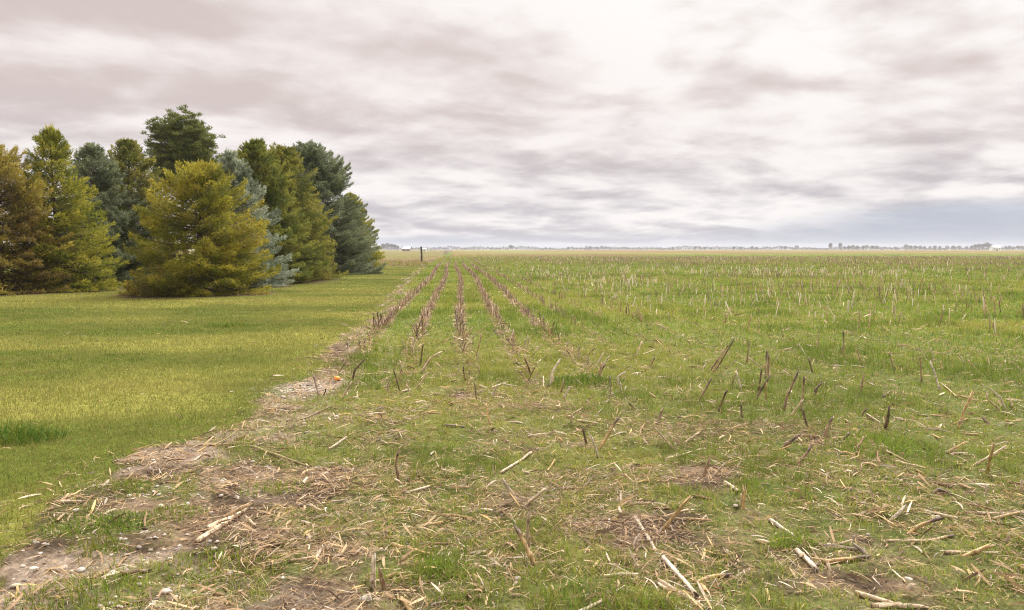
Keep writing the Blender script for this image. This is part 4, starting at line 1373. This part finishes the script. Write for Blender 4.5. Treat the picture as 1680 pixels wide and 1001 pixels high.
def build_rows():
    """stalks left in the drilled rows: the nearest as things, all the rest as one mass"""
    rng = np.random.default_rng(99)
    protos = {}
    for kind in ('brown', 'tan', 'pale', 'dark'):
        for v in range(4):
            L = rng.uniform(.20, .40)
            a, ln = rng.uniform(0, 6.28), abs(rng.normal(0.0, .26))
            tip = np.array([math.cos(a) * math.sin(ln), math.sin(a) * math.sin(ln), math.cos(ln)]) * L
            mid = tip * .5 + np.append(rng.normal(0, .008, 2), 0)
            me = stalk_mesh([np.zeros(3), mid, tip], rng.uniform(.010, .014), kind, 500 + v, v % 2 == 0, 7)
            me.materials.append(M_STALK)
            protos[kind, v] = me
    cand = []
    for k in range(-1, 150):
        t = 8.0
        while t < 150:
            t += rng.exponential(0.12 if k < 6 else 0.26) + 0.03
            s = ROW0 + k * ROWS - 0.10 * math.sin(t * 0.11) + rng.normal(0, .035)
            x, y = RN[0] * s + RD[0] * t, RN[1] * s + RD[1] * t
            if abs(math.atan2(x, y)) > R(38):
                continue
            cand.append((x, y, k, t))
    C = np.array(cand)
    x, y, k, t = C.T
    D = np.hypot(x, y)
    e = edge_d(x, y)
    patch = fbm(x, y, 0.16, 3, 120)
    pr = np.where(k <= 4, (.34 + .66 * sstep(t, 11.5, 17) * (.75 + .25 * sstep(fbm(x, y, .9, 2, 140), .35, .6))) * (t > 7.5) * (1 - sstep(t, 76, 84)),
                  np.where(k <= 14, (.05 + sstep(t, 12, 22)) * .62 * (1 - .7 * sstep(t, 40, 60)), sstep(t, 12, 19) * lerp(.14, .80, sstep(patch, .40, .60))))
    az = np.arctan2(x, y)
    pr *= np.where(k > 6, lerp(1.0, 0.4, sstep(D, 38, 75)), 1)
    pr = np.where(k < 0, 0, pr)
    bq = P(553, 625)
    keep = (rng.random(len(x)) < pr) & (e > 0.0) & (np.hypot(x - bq[0], y - bq[1]) > .45)
    x, y, k, t, D = x[keep], y[keep], k[keep], t[keep], D[keep]
    pal_patch = fbm(x, y, 0.10, 2, 130)
    o = np.argsort(D)
    x, y, k, t, D, pal_patch = x[o], y[o], k[o], t[o], D[o], pal_patch[o]
    n1 = 300 - N_HAND
    zz = hgt(x, y)
    rown = ['leftmost', 'second', 'third', 'fourth', 'fifth']
    for i in range(n1):
        kk = int(k[i])
        if kk <= 5:
            kind = rng.choice(['brown', 'dark', 'tan', 'pale'], p=[.6, .15, .15, .1] if t[i] > 14 else [.3, .1, .35, .25])
        else:
            kind = rng.choice(['pale', 'tan', 'brown'], p=[.55, .25, .2])
        ob = link('corn_stalk', protos[kind, int(rng.integers(4))], None, None, (x[i], y[i], zz[i] - .012))
        lw = .24 if t[i] > 14 else .5
        ob.rotation_euler = (rng.normal(0, lw), rng.normal(0, lw), rng.uniform(0, 6.28))
        s = rng.uniform(.5, .95)
        ob.scale = (s, s, s)
        if kk < 5:
            lab = f'weathered corn stalk standing near the front end of the {rown[kk]} stubble row from the lawn'
            g = f'stalks at the near end of the {rown[kk]} stubble row'
        else:
            lab = 'small upright stub in the thinned rows just right of the five dense brown rows'
            g = 'stubs right of the dense rows'
        tag(ob, lab, 'corn stalk', g)
    # the mass behind
    x, y, k, D, zz, pp = x[n1:], y[n1:], k[n1:], D[n1:], zz[n1:], pal_patch[n1:]
    n = len(x)
    L = rng.uniform(.10, .34, n) * np.where(k > 8, 1.15, .9)
    r = rng.uniform(.009, .013, n) * np.maximum(1, D / 30) ** .7
    a, ln = rng.uniform(0, 6.28, n), np.abs(rng.normal(0, .32, n))
    tip = np.stack([np.cos(a) * np.sin(ln), np.sin(a) * np.sin(ln), np.cos(ln)], 1) * L[:, None]
    base = np.stack([x, y, zz - .01], 1)
    V = np.empty((n, 2, 5, 3))
    for j in range(5):
        d = np.stack([np.cos(j * 1.2566) * r, np.sin(j * 1.2566) * r, 0 * r], 1)
        V[:, 0, j] = base + d
        V[:, 1, j] = base + tip + d * .8 + np.stack([0 * r, 0 * r, rng.uniform(-1, 1.5, n) * r], 1)
    pale = (rng.random(n) < np.where(k > 7, lerp(.15, .80, sstep(pp, .40, .58)) * (1 - .75 * sstep(D, 45, 80)), .06))
    c = np.where(pale[:, None], pick(rng, n, [KC['white'] * .85, KC['pale'], KC['pale'] * .8], [.4, .4, .2]), pick(rng, n, [KC['brown'], KC['tan'] * .8, KC['brown'] * .7, KC['dark']], [.45, .2, .25, .1]))
    c = c * rng.uniform(.75, 1.2, n)[:, None]
    Cc = np.repeat(c[:, None], 10, 1)
    i0 = np.arange(n)[:, None, None] * 10
    F = i0 + np.array([[j, (j + 1) % 5, 5 + (j + 1) % 5, 5 + j] for j in range(5)])[None]
    tr = (i0 + np.array([[5, 6, 7], [5, 7, 8], [5, 8, 9]])[None]).reshape(-1, 3)
    tag(link('distant_stubble', np_mesh('distant_stubble', V.reshape(-1, 3), tr, F.reshape(-1, 4), Cc.reshape(-1, 3)), M_STALK),
        'corn stubble standing in rows over the far part of the field', 'stubble', kind='stuff')


build_rows()


def build_small_things():
    # forked stick on the bare strip
    rng = np.random.default_rng(3)
    pl = [(280, 736), (373, 733), (417, 740), (461, 753), (507, 764)]
    w = [P(*p) for p in pl]
    w = np.array([[q[0], q[1], H1(q[0], q[1]) + .012] for q in w])
    b = w[0].copy()
    V, F = tube(w - b, [.004, .008, .011, .012, .006], 7)
    root = link('stick', np_mesh('stick', V, None, F, None, True), mat_plain('stick_bark', (.26, .21, .10), .8, .2, 30, .35, .4), loc=b)
    tag(root, 'long forked greenish brown stick lying on the bare strip beside the lawn', 'stick')
    tw = [P(*p) for p in [(395, 736), (350, 736), (344, 733)]]
    V2, F2 = tube(np.array([[q[0], q[1], H1(q[0], q[1]) + .014] for q in tw]) - b, [.006, .005, .003], 6)
    link('twig', np_mesh('twig', V2, None, F2), root.data.materials[0], root)
    tw = [P(*p) for p in [(352, 735), (372, 727), (392, 716)]]
    V2, F2 = tube(np.array([[q[0], q[1], H1(q[0], q[1]) + .016] for q in tw]) - b, [.006, .005, .003], 6)
    link('twig', np_mesh('twig', V2, None, F2), root.data.materials[0], root)
    # orange ball
    import bmesh
    q = P(553, 625)
    bm = bmesh.new()
    bmesh.ops.create_uvsphere(bm, u_segments=24, v_segments=14, radius=.038)
    for v in bm.verts:
        rr = math.hypot(v.co.x, v.co.y) / .038
        v.co.z = v.co.z * .86 - (.006 * math.exp(-(rr / .25) ** 2) * (1 if v.co.z > 0 else -1))
    me = bpy.data.meshes.new('orange_ball')
    bm.to_mesh(me)
    bm.free()
    for p in me.polygons:
        p.use_smooth = True
    o = link('orange_ball', me, mat_plain('orange_skin', (.72, .27, .03), .5, .35, 25, .12, .1), loc=(q[0], q[1], H1(q[0], q[1]) + .03))
    tag(o, 'small round bright orange ball lying on the bare strip near the gravel spill', 'ball')
    # fence post
    q = P(692, 429)
    root = thing('wooden_post', 'lone dark weathered wooden post standing past the far end of the lawn', 'post', (q[0], q[1], 0))
    top = atdepth(691, 404.5, q[1])
    h = top[2]
    pts = [np.array([0, 0, -.2]), np.array([-.02, 0, h * .5]), np.array([-.07, 0, h - .04]), np.array([-.072, 0, h])]
    V, F = tube(pts, [.12, .115, .105, .085], 10)
    V[-10:, 2] += rng.uniform(-.02, .02, 10)
    n = len(V)
    V = np.concatenate([V, [pts[-1]]])
    T = [[n - 10 + k, n - 10 + (k + 1) % 10, n] for k in range(10)]
    link('shaft', np_mesh('shaft', V, T, F), mat_plain('old_post_wood', (.065, .06, .042), .9, .1, 12, .4, .5, (1, 1, .2)), root)
    V, F = tube([np.array([-.02, 0, h * .42]), np.array([-.03, 0, h * .47])], [.127, .127], 10)
    link('wire_band', np_mesh('wire_band', V, None, F), mat_plain('rusty_wire', (.16, .13, .10), .6, .4), root)


build_small_things()


# ------------------------------------------------------------------ along the horizon
def build_far():
    rng = np.random.default_rng(44)
    mt = mat_col('bare_twigs', .9, .1, .1)
    protos = []
    for v in range(5):                        # bare spring trees: forked limbs and a fine twig haze
        parts = []
        for k in range(16):
            a = rng.uniform(0, 6.28)
            z0 = rng.uniform(.22, .6)
            ln = rng.uniform(.25, .45)
            sp = rng.uniform(.25, .7)
            pts = [np.array([0, 0, z0])]
            for s in range(3):
                pts.append(pts[-1] + np.array([math.cos(a) * sp, math.sin(a) * sp, 1 - sp * .5]) * ln / 3 + rng.normal(0, .015, 3))
            parts.append(tube(pts, [.018, .012, .008, .003], 4))
        bv, bf = merge(parts)
        tv, tf = tube([np.array([0, 0, -.05]), np.array([0, 0, .3]), np.array([.01, 0, .8])], [.035, .028, .006], 6)
        n = 1500
        d = rng.normal(0, 1, (n, 3))
        d /= np.linalg.norm(d, axis=1)[:, None]
        rr = rng.random(n) ** .45
        q = d * rr[:, None] * np.array([.36, .36, .34]) * (.8 + .3 * vnoise(d[:, 0] * 2.5 + v * 9, d[:, 2] * 2.5, v))[:, None] + np.array([0, 0, .64])
        q[:, 2] = np.maximum(q[:, 2], .2)
        dd = d + np.array([0, 0, .7]) + rng.normal(0, .3, (n, 3))
        col = pick(rng, n, [np.array([.105, .085, .085]), np.array([.085, .08, .06]), np.array([.14, .11, .10])], [1, 1, .6])
        cv_, cf, cc = twig_cards(rng, q, dd, rng.uniform(.05, .13, n), rng.uniform(.02, .04, n), col)
        mb, mtr, mc = np_mesh('branches', bv, None, bf), np_mesh('trunk', tv, None, tf), np_mesh('crown', cv_, None, cf, cc)
        mb.materials.append(M_BARK)
        mtr.materials.append(M_BARK)
        mc.materials.append(mt)
        protos.append((mtr, mb, mc))

    def far_tree(px, hpx, D, label, group, wide=1.0, v=None):
        D = D * 1.45
        ang = (px - CX) / FPX
        x, y = ang * D, D
        H = (hpx / FPX) * D + CAMH
        root = thing('bare_tree', label, 'tree', (x, y, 0), group, rng.uniform(0, 6))
        mtr, mb, mc = protos[int(rng.integers(5)) if v is None else v]
        for nm, me in (('trunk', mtr), ('branches', mb), ('crown', mc)):
            link(nm, me, None, root)
        root.scale = (H * wide, H * wide, H)
    g1, l1 = 'trees around the farmstead at the left', 'bare grey tree of the farmstead on the horizon, just right of the spruces'
    for px, h in ((622, 6), (629, 9), (636, 10), (643, 9), (648, 8), (653, 6), (661, 5), (675, 4)):
        far_tree(px, h * 1.0, 820 + rng.uniform(-30, 120), l1, g1)
    far_tree(838, 7, 900, 'lone rounded tree on the horizon right of the stubble rows', 'single trees on the horizon', 1.25)
    g2, l2 = 'low trees in the middle of the horizon', 'small bluish bare tree in the middle of the horizon line'
    for px, h in ((815, 3), (895, 3.2), (902, 3), (932, 4), (938, 4.5), (962, 5), (968, 5), (980, 4.5), (987, 5.5), (994, 5), (1000, 3.5), (1030, 3), (1098, 3.2), (1103, 4)):
        far_tree(px, h, 1100 + rng.uniform(-100, 200), l2, g2, 1.2)
    g3, l3 = 'low trees right of the middle of the horizon', 'small grey tree in the broken treeline right of the middle'
    for px, h in ((1140, 5), (1147, 5), (1155, 4), (1166, 3), (1203, 4), (1215, 4), (1233, 5), (1240, 4), (1281, 5), (1287, 5.5), (1306, 6.5), (1335, 3)):
        far_tree(px, h, 1050 + rng.uniform(-100, 200), l3, g3, 1.15)
    far_tree(1361, 10.5, 950, 'taller thin tree of the two that stand up from the right treeline, left one', 'twin trees', .7)
    far_tree(1377, 10.5, 950, 'taller thin tree of the two that stand up from the right treeline, right one', 'twin trees', .7)
    g4, l4 = 'trees in the long right hand treeline', 'purplish grey tree in the long low treeline at the right'
    for px, h in ((1384, 5), (1391, 6), (1398, 7), (1405, 6), (1415, 6), (1420, 7), (1430, 6), (1437, 6), (1450, 4), (1468, 4), (1485, 8), (1492, 6), (1500, 6),
                  (1508, 6), (1515, 5), (1524, 5), (1532, 6), (1540, 5), (1552, 6), (1562, 6), (1572, 6), (1584, 5)):
        far_tree(px, h, 1000 + rng.uniform(-80, 160), l4, g4, 1.1)
    g5, l5 = 'dark trees left of the white farmhouse', 'dark tree crowded at the left side of the white farmhouse on the right'
    for px, h in ((1592, 6), (1598, 8), (1604, 9), (1610, 9), (1617, 11), (1623, 9)):
        far_tree(px, h, 940 + rng.uniform(-20, 20), l5, g5, 1.0)
    g6, l6 = 'trees right of the white farmhouse', 'low grey tree on the horizon between the white farmhouse and the right edge'
    for px, h in ((1648, 5), (1654, 6), (1660, 4), (1668, 6), (1674, 6), (1679, 5)):
        far_tree(px, h, 1000 + rng.uniform(-40, 80), l6, g6, 1.1)
    # the unbroken wood along the skyline
    n = 26000
    az = rng.uniform(-R(42), R(42), n)
    D = 1700 + rng.uniform(0, 60, n)
    hh = (2.2 + 6.0 * vnoise(np.degrees(az) * .9, az * 0, 6)) * (.6 + .5 * vnoise(np.degrees(az) * 7, az * 0, 7))
    q = np.stack([np.sin(az) * D, np.cos(az) * D, rng.random(n) ** .8 * hh], 1)
    d = rng.normal(0, 1, (n, 3)) * .6 + np.array([0, 0, .7])
    col = pick(rng, n, [np.array([.10, .085, .085]), np.array([.085, .085, .06])], [1, 1])
    V, F, C = twig_cards(rng, q, d, rng.uniform(1.5, 3.5, n), rng.uniform(.8, 1.6, n), col)
    tag(link('far_wood', np_mesh('far_wood', V, None, F, C), mt), 'low far off wood along the whole skyline', 'wood', kind='stuff')

    # farm buildings
    def barn(name, label, px, D, w, dp, hw, hr, wallc, roofc, rz=0.0):
        x, y = (px - CX) / FPX * D, D
        root = thing(name, label, 'building', (x, y, 0), None, rz)
        a, b = w / 2, dp / 2
        wv = [(-a, -b, 0), (a, -b, 0), (a, b, 0), (-a, b, 0), (-a, -b, hw), (a, -b, hw), (a, b, hw), (-a, b, hw), (-a, 0, hw + hr), (a, 0, hw + hr)]
        me = np_mesh('wall', wv, [[3, 0, 8][0:3]], [[0, 1, 5, 4], [2, 3, 7, 6], [1, 2, 6, 5], [3, 0, 4, 7]])
        bpy.data.meshes.remove(me)
        me = np_mesh('wall', wv, [[4, 8, 7], [5, 6, 9]], [[0, 1, 5, 4], [2, 3, 7, 6], [1, 2, 6, 5], [3, 0, 4, 7]])
        link('wall', me, mat_plain(name + '_paint', wallc, .7, .2, .6, .12, .1), root)
        o_, th = .35, .12
        rv = []
        for z in (0, th):
            rv += [(-a - o_, -b - o_, hw - o_ * hr / b + .02 + z), (a + o_, -b - o_, hw - o_ * hr / b + .02 + z), (-a - o_, 0, hw + hr + .02 + z),
                   (a + o_, 0, hw + hr + .02 + z), (-a - o_, b + o_, hw - o_ * hr / b + .02 + z), (a + o_, b + o_, hw - o_ * hr / b + .02 + z)]
        f = [[0, 2, 3, 1], [2, 4, 5, 3], [6, 7, 9, 8], [8, 9, 11, 10], [0, 1, 7, 6], [4, 10, 11, 5], [0, 6, 8, 2], [2, 8, 10, 4], [1, 3, 9, 7], [3, 5, 11, 9]]
        rf = link('roof', np_mesh('roof', rv, None, f), mat_plain(name + '_roof', roofc, .5, .4, .8, .1, .1), root)

        def box(nm, x0, x1, z0, z1, c, par):
            yb = -b - .06
            v = [(x0, yb, z0), (x1, yb, z0), (x1, yb, z1), (x0, yb, z1), (x0, yb + .055, z0), (x1, yb + .055, z0), (x1, yb + .055, z1), (x0, yb + .055, z1)]
            return link(nm, np_mesh(nm, v, None, [[0, 1, 2, 3], [1, 5, 6, 2], [4, 0, 3, 7], [3, 2, 6, 7], [0, 4, 5, 1]]), mat_plain(nm + '_paint', c, .6, .3), par)
        box('door', -a * .25, a * .2, 0, hw * .75, (.30, .26, .22), root)
        box('window', a * .45, a * .7, hw * .4, hw * .75, (.05, .06, .07), root)
        box('window', -a * .75, -a * .5, hw * .4, hw * .75, (.05, .06, .07), root)
        return root
    barn('farm_shed', 'low farm shed with bright white roof and reddish walls, left of the post', 667, 620, 6.0, 5, 1.9, 1.3, (.36, .20, .16), (.88, .88, .86))
    barn('small_shed', 'tiny white shed on the horizon just right of the post', 697, 640, 2.6, 3, 1.6, .8, (.75, .75, .73), (.85, .85, .83))
    barn('farmhouse', 'white farmhouse beside dark trees near the right end of the horizon', 1631, 900, 9.0, 7, 3.2, 2.2, (.85, .85, .84), (.62, .62, .63))


build_far()

# ------------------------------------------------------------------ haze
hz = bpy.data.meshes.new('haze')
a, lo, hi = 2600, -1.5, 16.0
hv = [(-a, -200, lo), (a, -200, lo), (a, a, lo), (-a, a, lo), (-a, -200, hi), (a, -200, hi), (a, a, hi), (-a, a, hi)]
hz.from_pydata(hv, [], [(3, 2, 1, 0), (4, 5, 6, 7), (0, 1, 5, 4), (1, 2, 6, 5), (2, 3, 7, 6), (3, 0, 4, 7)])
mh = bpy.data.materials.new('air')
mh.use_nodes = True
mh.node_tree.nodes.clear()
vo = mh.node_tree.nodes.new('ShaderNodeVolumePrincipled')
vo.inputs['Color'].default_value = (0.86, 0.90, 1.0, 1)
vo.inputs['Density'].default_value = 0.00021
mo = mh.node_tree.nodes.new('ShaderNodeOutputMaterial')
mh.node_tree.links.new(vo.outputs[0], mo.inputs['Volume'])
tag(link('haze', hz, mh), kind='stuff')
